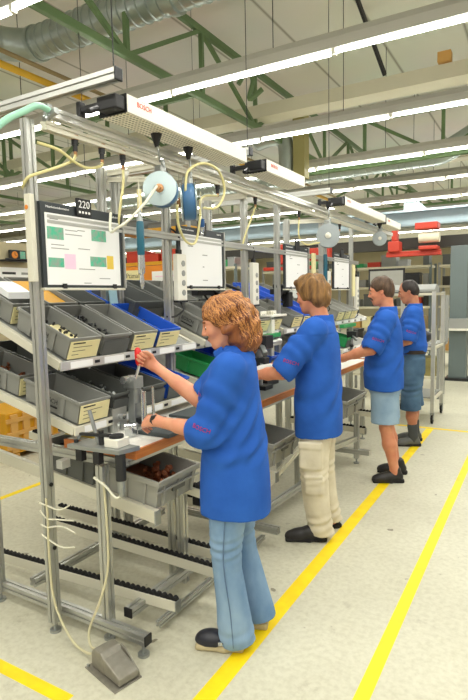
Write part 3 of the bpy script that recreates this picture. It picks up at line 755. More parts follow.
def reel(c,ax,r,lab,face,body,hook_y,hookx):
    """balancer reel hanging from the lamp: drum, side plates, hub and a suspension hook"""
    c=Vector(c); ax=Vector(ax).normalized()
    t=thing('cable_reel',lab,'reel',tuple(c-Vector((0,0,r))),'reels hanging from the task lamps')
    part('drum',MB().lathe(c-ax*.045,ax,[(0,r*.72),(.0,r*.9),(.015,r*.97),(.06,r*.97),(.075,r*.9),(.08,r*.8)],28),body,t,auto=30)
    d=part('side_plate',MB().lathe(c+ax*.035,ax,[(0,r),(.004,r*1.01),(.008,r),(.010,r*.35),(.012,r*.33)],32),face,t,auto=30)
    part('hub',MB().lathe(c+ax*.045,ax,[(0,r*.26),(.012,r*.24),(.014,r*.12),(.022,r*.1)],20),'brass' if body=='reel_blue' else 'white_paint',d,auto=30)
    part('side_plate',MB().lathe(c-ax*.05,ax,[(0,r),(.004,r*1.01),(.008,r)],32),face,t,auto=30)
    part('top_bracket',MB().cbox(c+Vector((0,0,r+.012)),(.05,.05,.05)).cbox(c+Vector((.02,0,r+.045)),(.02,.02,.04)),'steel',t,bevel=.006)
    zt=2.55
    part('hook',MB().tube([c+Vector((0,0,r+.06)),(hookx+.012,hook_y,(c.z+r+zt)/2),(hookx,hook_y,zt-.06)],.006,8),'steel',t,smooth=True)
    part('suspension',MB().cyl((hookx,hook_y,zt-.07),(hookx,hook_y,zt),.010,.032,n=12),'black',t)
    return t
reel((-1.90,2.48,2.256),(.45,-.88,.02),.095,'round reel with a silver white disc facing the viewer','reel_disc','reel_blue',2.44,-1.89)
reel((-1.90,2.743,2.226),(-.80,-.58,-.05),.112,'blue and silver reel turned edge on behind the front reel','reel_disc','reel_blue',2.76,-1.90)
reel((-1.88,5.12,2.225),(.36,-.93,.0),.115,'grey reel with a white hub above the sandy haired man','reel_grey','reel_grey',5.12,-1.88)
reel((-1.9,7.1,2.36),(.3,-.95,.0),.09,'dark edged reel far down the row near the red hoist','reel_grey','grey_box_dark',7.1,-1.9)

def driver(x,y,zt,zb,lab,grip):
    t=thing('air_screwdriver',lab,'screwdriver',(x,y,zb),'screwdrivers hanging above the benches')
    h=zt-zb; z=lambda f: zb+h*f
    part('grip',MB().lathe((x,y,z(.42)),(0,0,1),[(0,.018),(.01,.021),(h*.40,.021),(h*.42,.017)],18),grip,t,auto=40)
    part('motor',MB().lathe((x,y,z(.18)),(0,0,1),[(0,.012),(.01,.018),(h*.1,.020),(h*.24,.019)],18),'chrome',t,auto=40)
    part('bit_holder',MB().lathe((x,y,z(0)),(0,0,1),[(0,.006),(h*.03,.012),(h*.1,.013),(h*.18,.010)],14),'chrome',t,auto=40)
    part('cap',MB().lathe((x,y,z(.84)),(0,0,1),[(0,.017),(h*.06,.015),(h*.16,.006)],14),'steel',t,auto=40)
    part('suspension_cable',MB().cyl((x,y,z(1)),(x,y,zt+.15),.003,n=6),'cable_white',t)
    return t
driver(-1.90,2.285,2.13,1.70,'teal gripped screwdriver hanging below the front reel','teal_tool')
driver(-1.93,2.93,2.17,2.04,'short blue and white air nozzle hanging beside the blue reel','tool_blue')
driver(-1.95,5.23,2.17,1.45,'long cordless screwdriver with a teal grip below the grey reel','teal_tool')
single('reel_hanger',MB().cyl((-1.935,2.33,2.12),(-1.935,2.33,2.24),.013,n=10),'card','cream hose stub between the front reel and the teal screwdriver','hose stub',smooth=False)
hose('power_cable',[(-2.1,3.38,1.76),(-2.06,3.42,1.74),(-2.0,3.52,1.70),(-2.06,3.62,1.72)],.012,'black','black cable draped behind the blank information board','cable')

# ================================================================== storage bins
def bin_thing(lab,loc,tilt,L=.40,W=.205,H=.118,m='grey_box',card=True,group='grey storage bins on the racks',mark=True,contents=None,yaw=0):
    t=thing('storage_bin',lab,'bin',loc,group,rot=(0,tilt,yaw),local=True)
    w=W/2; i=.005; b=.012   # wall and taper
    def ring(x0,x1,y,z): return [(x0,-y,z),(x1,-y,z),(x1,y,z),(x0,y,z)]
    rings=[ring(-L+b,-b,w-b,0),ring(-L+.004,-.004,w-.004,H-.018),ring(-L-.004,.004,w+.004,H-.016),ring(-L-.004,.004,w+.004,H),ring(-L+i,-i,w-i,H),ring(-L+i+b,-i-b,w-i-b,.006)]
    v=sum(rings,[]); f=[(0,3,2,1)]
    for k in range(len(rings)-1):
        for q in range(4): f.append((k*4+q,k*4+(q+1)%4,(k+1)*4+(q+1)%4,(k+1)*4+q))
    f.append(tuple(range(len(v)-4,len(v))))
    mb=MB().add(v,f)
    part('body',mb,m,t,bevel=.0025)
    for sx in (-.28,-.72):
        part('side_rib',MB().box((L*sx-.012,-w-.001,.008),(L*sx+.012,-w+.012,H-.016)),m,t)
    part('label_holder',MB().box((.003,-w+.004,.004),(.006,w-.004,H*.72)),'grey_box_dark',t) if not card else None
    if card:
        c=part('label_card',MB().box((.004,-w+.004,H*.06),(.0075,w-.004,H*.86)),'card',t,bevel=.001)
        for q in range(3): part('print_line',MB().box((.0076,-w+.025,H*(.24+.17*q)),(.0079,-w+.07+.04*((q*7)%3),H*(.27+.17*q))),'print_grey',c)
        part('print_line',MB().box((.0076,-w+.02,H*.74),(.0079,-w+.10,H*.80)),'print_black',c)
    if mark:
        part('side_mark',text_mb('BOSCH',.034,basis((-L*.5,-w-.0015,H*.56),(1,0,0),(0,0,1))),'print_black',t)
        part('side_mark',MB().box((-L*.5-.05,-w-.002,H*.28),(-L*.5+.05,-w+.004,H*.34)),'print_black',t)
    if contents: part_stuff(lab,t,L,W,H,contents,loc,tilt)
    return t
def part_stuff(lab,t,L,W,H,kind,loc,tilt):
    rnd=random.Random(len(lab)*7+int(loc[1]*100)); mb=MB(); n=60
    for _ in range(n):
        x=-L*.5+rnd.uniform(-.42,.42)*L; y=rnd.uniform(-.40,.40)*W; z=H*.25+rnd.uniform(0,.35)*H
        a=rnd.uniform(0,PI); r=rnd.uniform(.006,.013)
        if kind[0]=='rings': mb.lathe((x,y,z),(math.cos(a),math.sin(a),rnd.uniform(-1,1)),[(0,r*.6),(0,r),(.006,r),(.006,r*.6)],8)
        else: mb.cbox((x,y,z),(r*2.4,r*1.3,r),Matrix.Rotation(a,3,(rnd.random(),rnd.random(),1)))
    m=Matrix.Translation(loc)@Matrix.Rotation(tilt,4,'Y')
    single('small_parts',mb.xf(m),kind[1],kind[2],'small parts',kind='stuff')

def on(shelf_,y,back=0.,up=0.):
    fx,fz,a=shelf_; c,s=math.cos(a),math.sin(a)
    return (fx-back*c+up*s, y, fz+back*s+up*c+.002),a
def place(shelf_,y,lab,back=0.,**k):
    loc,a=on(shelf_,y,back); return bin_thing(lab,loc,a,**k)
U,Lo=SH_U,SH_L
# station one, upper shelf
place(U,1.93,'grey bin with cream card at the near end of the upper rack, black rings inside',contents=('rings','black','black rings lying in the nearest bin of the upper rack'))
place(U,2.165,'grey bin without card second from the near end of the upper rack',card=False,mark=False,contents=('x','dark_metal','dark small parts in the second bin of the upper rack'))
place(U,2.395,'grey bin with cream card in front of a blue bin on the upper rack',mark=False)
place(U,2.625,'blue bin with cream card and dark parts beside the second post',m='blue_box',mark=False,group='blue storage bins on the racks',contents=('x','dark_metal','dark parts in the blue bin by the second post'))
place(U,1.93,'grey bin holding crumpled white paper at the far left edge'.replace('left ','picture '),back=.44)
place(U,2.165,'grey bin with a yellow folder inside, upper rack rear row',back=.44,card=False,mark=False)
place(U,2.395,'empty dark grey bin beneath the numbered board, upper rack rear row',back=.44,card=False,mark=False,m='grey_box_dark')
place(U,2.625,'blue bin with a pale blue card standing up, upper rack rear row',back=.44,card=False,mark=False,m='blue_box',group='blue storage bins on the racks')
bin_thing('tall dark grey crate tipped below the yellow sign',(-2.34,2.82,1.46),R(20),L=.4,W=.30,H=.18,m='grey_box_dark',card=False,mark=False)
loc,_=on(U,1.93,.50,.09); single('paper_sheet',MB().prism([(0,0),(.18,.02),(.16,.05),(.08,.045),(.0,.03)],'y',-.07,.07).xf(Matrix.Translation(loc)@Matrix.Rotation(R(30),4,'Y')@Matrix.Translation((-.2,0,0))),'paper','crumpled white paper lying in the bin at the picture edge','paper')
loc,_=on(U,2.165,.48,.075); single('document_folder',MB().box((-.32,-.085,0),(0,.085,.012)).xf(Matrix.Translation(loc)@Matrix.Rotation(R(27),4,'Y')),'yellow_box','yellow folder lying in a grey bin of the upper rack','folder',bevel=.002)
loc,_=on(U,2.56,.42,.10); single('index_card',MB().cbox((0,0,.06),(.006,.07,.13),Matrix.Rotation(R(6),3,'X')).xf(Matrix.Translation(loc)),'paper_blue','pale blue card standing up in the rear blue bin','card',bevel=.001)
# station one, lower shelf
place(Lo,1.915,'grey bin with cream card at the near end of the lower rack')
place(Lo,2.15,'dark grey bin full of metal rings beside the carded bin of the lower rack',card=False,mark=False,m='grey_box_dark',contents=('rings','steel','steel rings heaped in the dark bin of the lower rack'),L=.55)
place(Lo,2.385,'grey bin behind the red handled press on the lower rack',card=False,mark=False,m='grey_box_dark')
place(Lo,2.62,'blue bin on the lower rack behind the press',m='blue_box',card=False,mark=False,group='blue storage bins on the racks')
place(Lo,1.915,'grey bin with copper pieces at the picture edge, lower rack rear row',back=.44,contents=('x','copper_part','copper pieces in the rear bin of the lower rack'))
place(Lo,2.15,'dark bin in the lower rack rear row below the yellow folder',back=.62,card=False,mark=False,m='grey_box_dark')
# station two
names2=['grey bin with cream card just past the woman\'s nose','grey bin with cream card behind the woman\'s head, upper rack','dark bin behind the woman\'s hair, upper rack','grey bin with cream card at the sandy haired man\'s beard','grey bin hidden behind the sandy haired man, upper rack']
for k,n in enumerate(names2): place(U,3.2+.235*k,n,mark=k in(0,3),m='grey_box' if k!=2 else 'grey_box_dark',card=k!=2)
names2b=['dark open bin above the woman\'s forehead, rear row','grey bin above the woman\'s hair, rear row','dark grey bin below the power strip over the woman','dark grey bin between the woman and the sandy haired man, rear row','dark grey bin beside the sandy haired man\'s face, rear row']
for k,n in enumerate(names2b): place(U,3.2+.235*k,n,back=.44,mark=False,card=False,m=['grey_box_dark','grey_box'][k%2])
for k,n in enumerate(['green bin low behind the woman\'s chin','blue bin low beside the woman\'s sleeve','grey bin low behind the woman\'s neck','blue bin low before the sandy haired man\'s chest']):
    place(Lo,3.22+.26*k,n,mark=False,card=k==2,m=['green_box','blue_box','grey_box','blue_box'][k],group='bins on the second lower rack')
# station three and four
for k,n in enumerate(['grey bin with cream card right of the sandy haired man\'s neck'.replace('right of','past'),'blue bin with cream card past the sandy haired man\'s collar','second blue bin with cream card past the sandy haired man\'s collar','grey bin with cream card before the moustached man\'s face']):
    place(U,4.60+.235*k,n,mark=False,m='blue_box' if k in (1,2) else 'grey_box')
for k,n in enumerate(['blue bin in the third rear row above the man\'s shoulder','second blue bin in the third rear row','grey bin in the third rear row beside the far post']):
    place(U,4.83+.235*k,n,back=.44,mark=False,card=False,m='blue_box' if k<2 else 'grey_box')
for k,n in enumerate(['grey bin with cream card on the third lower rack, nearest the sandy haired man','grey bin with cream card in the middle of the third lower rack','grey bin with cream card on the third lower rack, nearest the moustached man']):
    place(Lo,4.75+.24*k,n,mark=False,m='grey_box_light')
for k,n in enumerate(['grey bin with cream card before the moustached man\'s nose, fourth rack','grey bin with cream card on the fourth upper rack behind it','grey bin with cream card far along the fourth upper rack']):
    place(U,5.82+.24*k,n,mark=False,m='grey_box_light')
place(Lo,5.95,'green bin low before the moustached man\'s chest',mark=False,card=False,m='green_box',group='bins on the fourth lower rack')

# ================================================================== things on the first worktop
zt=.9505
t=thing('lever_press','small bench press with a red ball handle held by the woman','press',(-1.863,2.216,zt))
part('base',MB().box((-1.963,2.126,zt),(-1.803,2.296,zt+.03)),'steel',t,bevel=.004)
part('column',MB().box((-1.933,2.166,zt+.03),(-1.883,2.226,zt+.27)),'steel',t,bevel=.004)
part('head',MB().box((-1.945,2.150,zt+.22),(-1.865,2.225,zt+.285)),'steel',t,bevel=.006)
part('pivot',MB().cyl((-1.915,2.15,zt+.27),(-1.915,2.115,zt+.27),.020,n=14),'chrome',t)
part('spring',MB().cyl((-1.885,2.19,zt+.14),(-1.885,2.19,zt+.22),.02,n=14),'steel',t)
part('ram',MB().cyl((-1.848,2.201,zt+.06),(-1.848,2.201,zt+.2),.014,n=12),'chrome',t)
part('guide_rod',MB().cyl((-1.823,2.156,zt+.03),(-1.823,2.156,zt+.22),.008,n=10),'chrome',t)
part('guide_rod',MB().cyl((-1.823,2.246,zt+.03),(-1.823,2.246,zt+.22),.008,n=10),'chrome',t)
part('anvil',MB().box((-1.883,2.171,zt+.03),(-1.813,2.231,zt+.06)),'dark_metal',t,bevel=.003)
lv=part('lever',MB().cyl((-1.873,2.166,zt+.27),(-1.848,2.181,zt+.36),.008,n=10),'chrome',t)
part('handle',MB().lathe((-1.850,2.180,zt+.345),(-.10,-.03,1),[(0,.012),(.012,.019),(.05,.021),(.075,.019),(.092,.012),(.097,.003)],18),'red_plastic',lv,label='red plastic handle',auto=50)
t=thing('test_fixture','grey metal block with a looped clear hose behind the woman\'s hands','fixture',(-1.98,2.10,zt))
part('block',MB().box((-2.03,2.045,zt),(-1.93,2.155,zt+.13)),'aluminium',t,bevel=.004)
part('side_block',MB().box((-2.06,1.985,zt),(-1.96,2.04,zt+.10)),'steel',t,bevel=.004)
part('hose',MB().tube([(-2.0,2.03,zt+.10),(-2.0,2.05,zt+.17),(-1.97,2.10,zt+.19),(-1.94,2.16,zt+.17),(-1.94,2.19,zt+.12)],.005,8),'cable_white',t,smooth=True)
part('fitting',MB().cyl((-1.93,2.10,zt+.08),(-1.90,2.10,zt+.08),.014,n=12),'chrome',t)
part('knob',MB().cyl((-1.99,1.985,zt+.05),(-1.99,1.965,zt+.05),.016,n=12),'black',t)
single('work_mat',MB().box((-1.80,2.085,zt),(-1.60,2.275,zt+.022)),'mat_dark','dark grey block mat under the woman\'s lower hand','mat',bevel=.004)
single('work_mat',MB().box((-1.90,2.48,zt),(-1.68,2.76,zt+.016)),'mat_dark','dark grey mat lying beyond the woman\'s forearm','mat',bevel=.004)
t=thing('metal_part','small shiny valve part between the woman\'s fingers','metal part',(-1.80,2.03,zt))
part('body',MB().cyl((-1.83,2.02,zt+.05),(-1.77,2.05,zt+.055),.02,n=14).cbox((-1.80,2.035,zt+.03),(.05,.04,.05)),'chrome',t,bevel=.003)
part('ring',MB().lathe((-1.84,2.0,zt+.055),(-.8,-.5,0),[(0,.012),(0,.022),(.01,.022),(.01,.012)],16),'steel',t)
# clamping fixture on the overhanging plate
t=thing('clamping_fixture','steel plate with toggle clamp and white gauge block at the bench corner','fixture',(-1.77,1.79,.87))
part('plate',MB().prism([(-1.935,1.735),(-1.63,1.755),(-1.60,1.865),(-1.90,1.865)],'z',.951,.972),'steel',t,bevel=.002)
g=part('gauge_block',MB().box((-1.735,1.775,.972),(-1.655,1.86,1.012)),'white_paint',t,bevel=.003)
part('gauge_ring',MB().lathe((-1.695,1.815,1.012),(0,0,1),[(0,.022),(0,.034),(.012,.034),(.012,.022)],22),'dark_metal',g)
a=part('toggle_arm',MB().bar((-1.90,1.79,1.012),(-1.72,1.80,1.022),.02,.014),'dark_metal',t,bevel=.002)
part('spindle',MB().cyl((-1.775,1.80,.972),(-1.775,1.80,1.04),.012,n=12),'dark_metal',a)
part('lever',MB().cyl((-1.80,1.805,.973),(-1.845,1.80,1.13),.0095,n=12),'steel',t)
part('link',MB().cyl((-1.90,1.79,1.01),(-1.93,1.79,.972),.007,n=10),'steel',t)
part('bolt',MB().cyl((-1.915,1.775,.972),(-1.915,1.775,.985),.011,n=8),'dark_metal',t)
for x in (-1.87,-1.76): part('clamp_jaw',MB().box((x-.02,1.742,.895),(x+.02,1.775,.951)),'black',t,bevel=.003)
c=part('cylinder',MB().cyl((-1.64,1.775,.83),(-1.64,1.775,.951),.024,n=18),'dark_metal',t,smooth=False)
part('fitting',MB().cyl((-1.64,1.775,.775),(-1.64,1.775,.83),.018,n=14).cyl((-1.64,1.775,.755),(-1.64,1.775,.775),.012,n=10),'steel',c)
hose('air_hose',[(-1.64,1.775,.76),(-1.67,1.765,.745),(-1.72,1.76,.79),(-1.80,1.765,.82)],.006,'cable_white','short white hose from the black cylinder to the bench leg')
for pts in ([(-1.95,2.33),(-1.86,2.40)],[(-1.97,1.99),(-1.92,2.02)],[(-2.02,1.90),(-1.98,1.92)]):
    pass
single('tape_label',MB().box((-2.16,1.92,zt),(-1.95,1.965,zt+.001)),'paper_yellow','yellow tape strip on the white worktop before the carded bin','tape')
single('steel_rule',MB().box((-1.915,1.99,zt),(-1.895,2.04,zt+.004)),'dark_metal','small dark bar on the white worktop by the clamp lever','bar')
single('steel_rule',MB().box((-1.92,2.36,zt),(-1.90,2.46,zt+.008)),'dark_metal','small dark bar on the white worktop beyond the press','bar')
# second and third bench things
def fixture(x,y,lab,s=1.,mat_='dark_metal',arm=True):
    t=thing('assembly_fixture',lab,'fixture',(x,y,zt),'assembly fixtures on the far benches')
    part('base',MB().box((x-.09*s,y-.08*s,zt),(x+.09*s,y+.08*s,zt+.04*s)),mat_,t,bevel=.004)
    part('column',MB().cyl((x,y,zt+.04*s),(x,y,zt+.30*s),.02*s,n=14),'aluminium',t)
    part('head',MB().box((x-.05*s,y-.05*s,zt+.22*s),(x+.07*s,y+.05*s,zt+.30*s)),'dark_metal',t,bevel=.004)
    if arm: part('arm',MB().bar((x,y,zt+.26*s),(x+.10*s,y-.12*s,zt+.20*s),.03*s,.025*s),'steel',t,bevel=.003)
    part('knob',MB().sphere((x+.02*s,y-.05*s,zt+.12*s),.022*s),'black',t,smooth=True)
fixture(-1.86,3.25,'dark fixture with a column just past the woman\'s neck')
fixture(-1.84,3.55,'dark fixture before the sandy haired man\'s gloved hand',.8)
fixture(-1.95,3.75,'taller fixture with steel column beside the sandy haired man\'s chest',1.3)
fixture(-1.88,4.75,'fixture before the moustached man\'s wrist',.7)
fixture(-1.92,6.0,'fixture on the fourth bench under the moustached man\'s face',.9)
loc,_=on(U,1.93,.2,.05); single('parts_card',MB().box((-.09,-.01,0),(.09,.085,.002)).xf(Matrix.Translation(loc)@Matrix.Rotation(R(25.5),4,'Y')),'card','yellowish card lying in the nearest bin of the upper rack','card')
t=thing('spray_bottle','white spray bottle behind the tall front post','bottle',(-2.62,1.86,1.265))
loc=(-2.52,1.97,1.215)
part('body',MB().lathe((-2.62,1.86,1.265),(0,0,1),[(0,.03),(.005,.034),(.08,.033),(.11,.014),(.125,.013)],18),'clear_plastic',t,auto=40)
part('trigger',MB().box((-2.645,1.845,1.39),(-2.58,1.875,1.415)).box((-2.592,1.853,1.36),(-2.58,1.867,1.39)),'reel_blue',t,bevel=.004)
def tangle(x,y,z,lab,seed):
    rnd=random.Random(seed); t=thing('tool_holder',lab,'tool holder',(x,y,z),'black tool holders on the frames')
    part('arm',MB().box((x-.04,y-.16,z),(x+.02,y+.14,z+.05)),'black',t,bevel=.006)
    part('clamp',MB().box((x-.02,y+.06,z-.12),(x+.05,y+.16,z+.02)),'black',t,bevel=.01)
    part('tool',MB().cyl((x+.03,y-.2,z+.07),(x+.03,y+.1,z+.07),.022,n=12),'dark_metal',t)
    p=[(x+.03,y-.15,z+.07)]
    for k in range(5): p.append((x+rnd.uniform(-.05,.08),y+rnd.uniform(-.18,.16),z+rnd.uniform(-.1,.12)))
    part('hose',MB().tube(p,.009,6),'black',t,smooth=True)
tangle(-2.13,3.3,1.66,'black tool holder peeking over the woman\'s hair',3)
tangle(-2.13,4.55,1.66,'black tool holder before the sandy haired man\'s forehead',8)
single('parts_tray',MB().box((-2.06,3.98,1.47),(-1.95,4.28,1.49)).box((-2.06,3.98,1.49),(-2.05,4.28,1.52)),'white_paint','white tray sticking out beside the black tool holder','tray',bevel=.006)
t=thing('profile_stand','short aluminium stand with a white cap between the woman and the sandy haired man','stand',(-2.0,4.05,.95))
part('column',MB().prof((-2.0,4.05,.95),(-2.0,4.05,1.52)),'alu_cream',t)
part('cap',MB().box((-2.03,4.02,1.33),(-1.97,4.08,1.45)),'white_paint',t,bevel=.006)
single('light_bar',MB().box((-2.0,3.78,1.30),(-1.95,4.15,1.335)),'green_box','bright green bar across the second rack','bar',bevel=.004)
single('light_bar',MB().box((-1.98,5.75,1.27),(-1.93,6.2,1.31)),'green_box','bright green bar before the moustached man\'s chest','bar',bevel=.004)
single('roll_bar',MB().cyl((-1.98,3.82,1.255),(-1.98,4.18,1.255),.03,n=16),'aluminium','aluminium roller under the green bar of the second rack','roller',auto=30)

# ================================================================== crates on roller tracks below the benches
def crate(lab,loc,tilt,L=.40,W=.34,H=.145,m='grey_box_light',contents=None):
    t=thing('parts_crate',lab,'crate',loc,'large grey crates under the worktops',rot=(0,tilt,0),local=True)
    w=W/2;i=.007;b=.014
    def ring(x0,x1,y,z): return [(x0,-y,z),(x1,-y,z),(x1,y,z),(x0,y,z)]
    rings=[ring(-L+b,-b,w-b,0),ring(-L+.006,-.006,w-.006,H-.03),ring(-L-.006,.006,w+.006,H-.028),ring(-L-.006,.006,w+.006,H),ring(-L+i,-i,w-i,H),ring(-L+i+b,-i-b,w-i-b,.008)]
    v=sum(rings,[]); f=[(0,3,2,1)]
    for k in range(len(rings)-1):
        for q in range(4): f.append((k*4+q,k*4+(q+1)%4,(k+1)*4+(q+1)%4,(k+1)*4+q))
    f.append(tuple(range(len(v)-4,len(v))))
    part('body',MB().add(v,f),m,t,bevel=.003)
    part('rim_band',MB().box((-L-.008,-w-.008,H-.055),(.008,w+.008,H-.048)).box((-L+i,-w+i,H-.06),(-i,w-i,H-.04)) if False else MB().box((-.004,-w-.006,H-.06),(.007,w+.006,H-.052)),m,t)
    for y in (-w+.05,0,w-.05): part('front_rib',MB().box((-.01,y-.006,.01),(.004,y+.006,H-.03)),m,t)
    for x in (-L*.2,-L*.5,-L*.8): part('side_rib',MB().box((x-.006,-w-.002,.01),(x+.006,-w+.012,H-.03)),m,t)
    part('grip',MB().box((-.005,-.05,H-.085),(.0045,.05,H-.062)),'grey_box_dark',t)
    if contents:
        rnd=random.Random(5); mb=MB()
        for _ in range(26):
            x=-.16+rnd.gauss(0,.05); y=.03+rnd.gauss(0,.035); z=.05+rnd.uniform(0,.06)
            mb.lathe((x,y,z),(rnd.uniform(-1,1),rnd.uniform(-1,1),.5),[(0,.008),(0,.014),(.022,.014),(.022,.008)],8)
        mb.box((-L+.03,-w+.03,.012),(-.03,w-.03,.05))
        M2_=Matrix.Translation(loc)@Matrix.Rotation(tilt,4,'Y')
        single('small_parts',mb.xf(M2_),'copper_part','brown metal pieces heaped in the crate under the first worktop','small parts',kind='stuff')
    return t
T1=R(7.5)
crate('grey crate holding brown metal pieces under the first worktop',(-1.585,2.12,.63),T1,contents=True)
crate('grey crate under the second worktop between the woman and the sandy haired man',(-1.56,3.34,.49),T1,W=.40,H=.17,L=.42)
crate('grey crate under the third worktop behind the sandy haired man',(-1.56,4.98,.50),T1,W=.6,H=.17,L=.42)
crate('grey crate pushed to the back under the first worktop',(-1.98,2.10,.69),T1,m='grey_box_dark')
crate('dark crate deep under the second worktop',(-2.0,3.36,.56),T1,m='grey_box_dark',H=.19)

def roller_track(x0,z0,x1,z1,y,lab,n=None,wheels=True,h=.055):
    """C rail from the back (x0) to the front (x1) with small black wheels along its top"""
    t=thing('roller_track',lab,'roller track',(x1,y,min(z0,z1)-.03),'roller tracks below the benches')
    b=BASE[t.name]
    part('rail',MB().bar((x0,y,z0),(x1,y,z1),.03,h),'alu_cream',t,bevel=.003)
    part('end_bracket',MB().box((x1-.004,y-.02,z1-h*.6),(x1+.004,y+.02,z1+h*.5)),'steel',t)
    if wheels:
        L=math.hypot(x1-x0,z1-z0); n=min(int(L/.034),60); w0=None
        for k in range(n):
            f=1-(k+.5)*.034/L
            p=Vector((x0+(x1-x0)*f,y,z0+(z1-z0)*f+h/2+.004))
            if w0 is None:
                w0=link_mesh('wheel',MB().cyl((0,-.012,0),(0,.012,0),.0155,n=12).v,MB().cyl((0,-.012,0),(0,.012,0),.0155,n=12).f,'rubber'); w=w0; w.parent=t
            else: w=w0.copy(); COL.objects.link(w); w.parent=t
            w.location=p-b
    return t
roller_track(-2.9,.775,-1.575,.605,1.945,'upper roller track carrying the brown parts crate, near rail',wheels=False,h=.065)
roller_track(-2.9,.775,-1.52,.60,2.30,'upper roller track under the crate, far rail',h=.05)
roller_track(-2.85,.105,-1.49,.165,1.97,'lowest roller track ending before the woman\'s shoes')
roller_track(-2.75,.225,-1.40,.20,2.27,'roller track ending behind the woman\'s shin')
roller_track(-2.75,.265,-1.42,.24,2.37,'roller track just behind the one at the woman\'s shin')
roller_track(-2.75,.36,-1.50,.345,2.72,'roller track vanishing behind the woman\'s trousers')
roller_track(-2.5,.52,-1.52,.44,3.15,'upper roller track under the second crate',wheels=False,h=.06)
roller_track(-2.4,.31,-1.52,.28,5.2,'lower roller track below the moustached man\'s crate')
roller_track(-2.4,.40,-1.52,.37,5.55,'roller track beyond the lower track at the third bench')
single('support_post',MB().prof((-1.72,2.34,.05),(-1.72,2.34,.60)).prof((-1.80,2.36,.05),(-1.80,2.36,.60)),'aluminium','twin aluminium upright below the brown parts crate','upright')
single('reject_bin',MB().box((-1.72,2.44,.46),(-1.60,2.60,.58)),'black','black box hanging below the crate by the woman\'s apron edge'.replace('apron edge','shirt hem'),'box',bevel=.006)

# foot pedal
t=thing('foot_pedal','grey metal foot pedal standing on the floor at the bench end','foot pedal',(-1.61,1.63,0))
rz=Matrix.Translation((-1.61,1.64,0))@Matrix.Rotation(R(-14),4,'Z')
part('base_plate',MB().box((-.115,-.075,0),(.125,.065,.006)).xf(rz),'pedal',t,bevel=.002)
part('housing',MB().prism([(-.10,.006),(-.10,.075),(-.075,.098),(-.02,.100),(.005,.08),(.01,.006)],'y',-.05,.055).xf(rz),'pedal',t,bevel=.008)
part('treadle',MB().prism([(-.015,.05),(-.01,.085),(.12,.045),(.12,.012),(.0,.012)],'y',-.048,.052).xf(rz),'pedal',t,bevel=.006)
part('side_guard',MB().prism([(-.02,.006),(-.02,.095),(.02,.09),(.115,.03),(.12,.006)],'y',.053,.060).xf(rz),'pedal',t,bevel=.002)
for y in (-.062,.04): part('bolt',MB().cyl((-.107,y,.006),(-.107,y,.014),.007,n=8).xf(rz),'steel',t)
hose('pedal_hose',[(-1.70,1.65,.05),(-1.78,1.645,.03),(-1.90,1.665,.05),(-2.02,1.685,.18),(-2.048,1.69,.40),(-2.045,1.692,.60),(-2.05,1.692,.70)],.006,'hose_beige','beige hose rising from the pedal to the tall front post')
hose('pedal_hose',[(-1.70,1.67,.06),(-1.78,1.68,.035),(-1.81,1.70,.10),(-1.765,1.74,.25),(-1.745,1.775,.40),(-1.75,1.783,.62),(-1.755,1.78,.80)],.006,'hose_beige','beige hose rising from the pedal to the short bench leg')
# ================================================================== people
def nv(v): v=np.array(v,float); return v/np.linalg.norm(v)
def headrot(yaw,pitch,roll=0):
    a,b=R(yaw),R(pitch)
    f=np.array([math.cos(a)*math.cos(b),math.sin(a)*math.cos(b),-math.sin(b)]); l=np.array([-math.sin(a),math.cos(a),0]); u=np.cross(f,l)
    return np.stack([f,l,u],1)
def head_prims(c,rm,s=.93,fem=False):
    c=np.array(c,float); T=lambda *p: c+rm@(np.array(p)*s)
    E=lambda p,r,k=.02,op='u': ell(T(*p),np.array(r)*s,rm,k,op)
    def C(a,b,ra,rb,k=.01,op='u'): return cone(T(*a),T(*b),ra*s,rb*s,k,op)
    j=.92 if fem else 1.
    return [E((-.012,0,.035),(.098,.076,.086)),E((.035,0,-.03),(.062,.060*j,.085),.03),E((.05,0,-.085),(.042,.040*j,.036),.03),E((.077,0,-.104),(.017,.019,.018),.025),
      C((.0,.05*j,-.055),(.06,.025,-.10),.018,.014,.03),C((.0,-.05*j,-.055),(.06,-.025,-.10),.018,.014,.03),
      E((.08,0,.022),(.018,.048,.012),.02),
      E((.089,.031,-.0),(.016,.017,.012),.012,'s'),E((.089,-.031,-.0),(.016,.017,.012),.012,'s'),
      E((.079,.031,.002),(.0135,.016,.0125),.006),E((.079,-.031,.002),(.0135,.016,.0125),.006),
      C((.096,0,.012),(.117,0,-.026),.0075,.0105,.012),E((.104,.011,-.031),(.011,.008,.008),.008),E((.104,-.011,-.031),(.011,.008,.008),.008),
      E((.070,.036,-.028),(.026,.022,.024),.02),E((.070,-.036,-.028),(.026,.022,.024),.02),
      E((.096,0,-.058),(.010,.024,.0065),.008),E((.094,0,-.070),(.010,.021,.0065),.008),
      E((-.005,.076,-.008),(.018,.009,.031),.008),E((-.005,-.076,-.008),(.018,.009,.031),.008),
      E((.0,.084,-.008),(.008,.006,.015),.004,'s'),E((.0,-.084,-.008),(.008,.006,.015),.004,'s')]
def rotv(v,ax,a):
    ax=nv(ax); return v*math.cos(a)+np.cross(ax,v)*math.sin(a)+ax*(ax@v)*(1-math.cos(a))
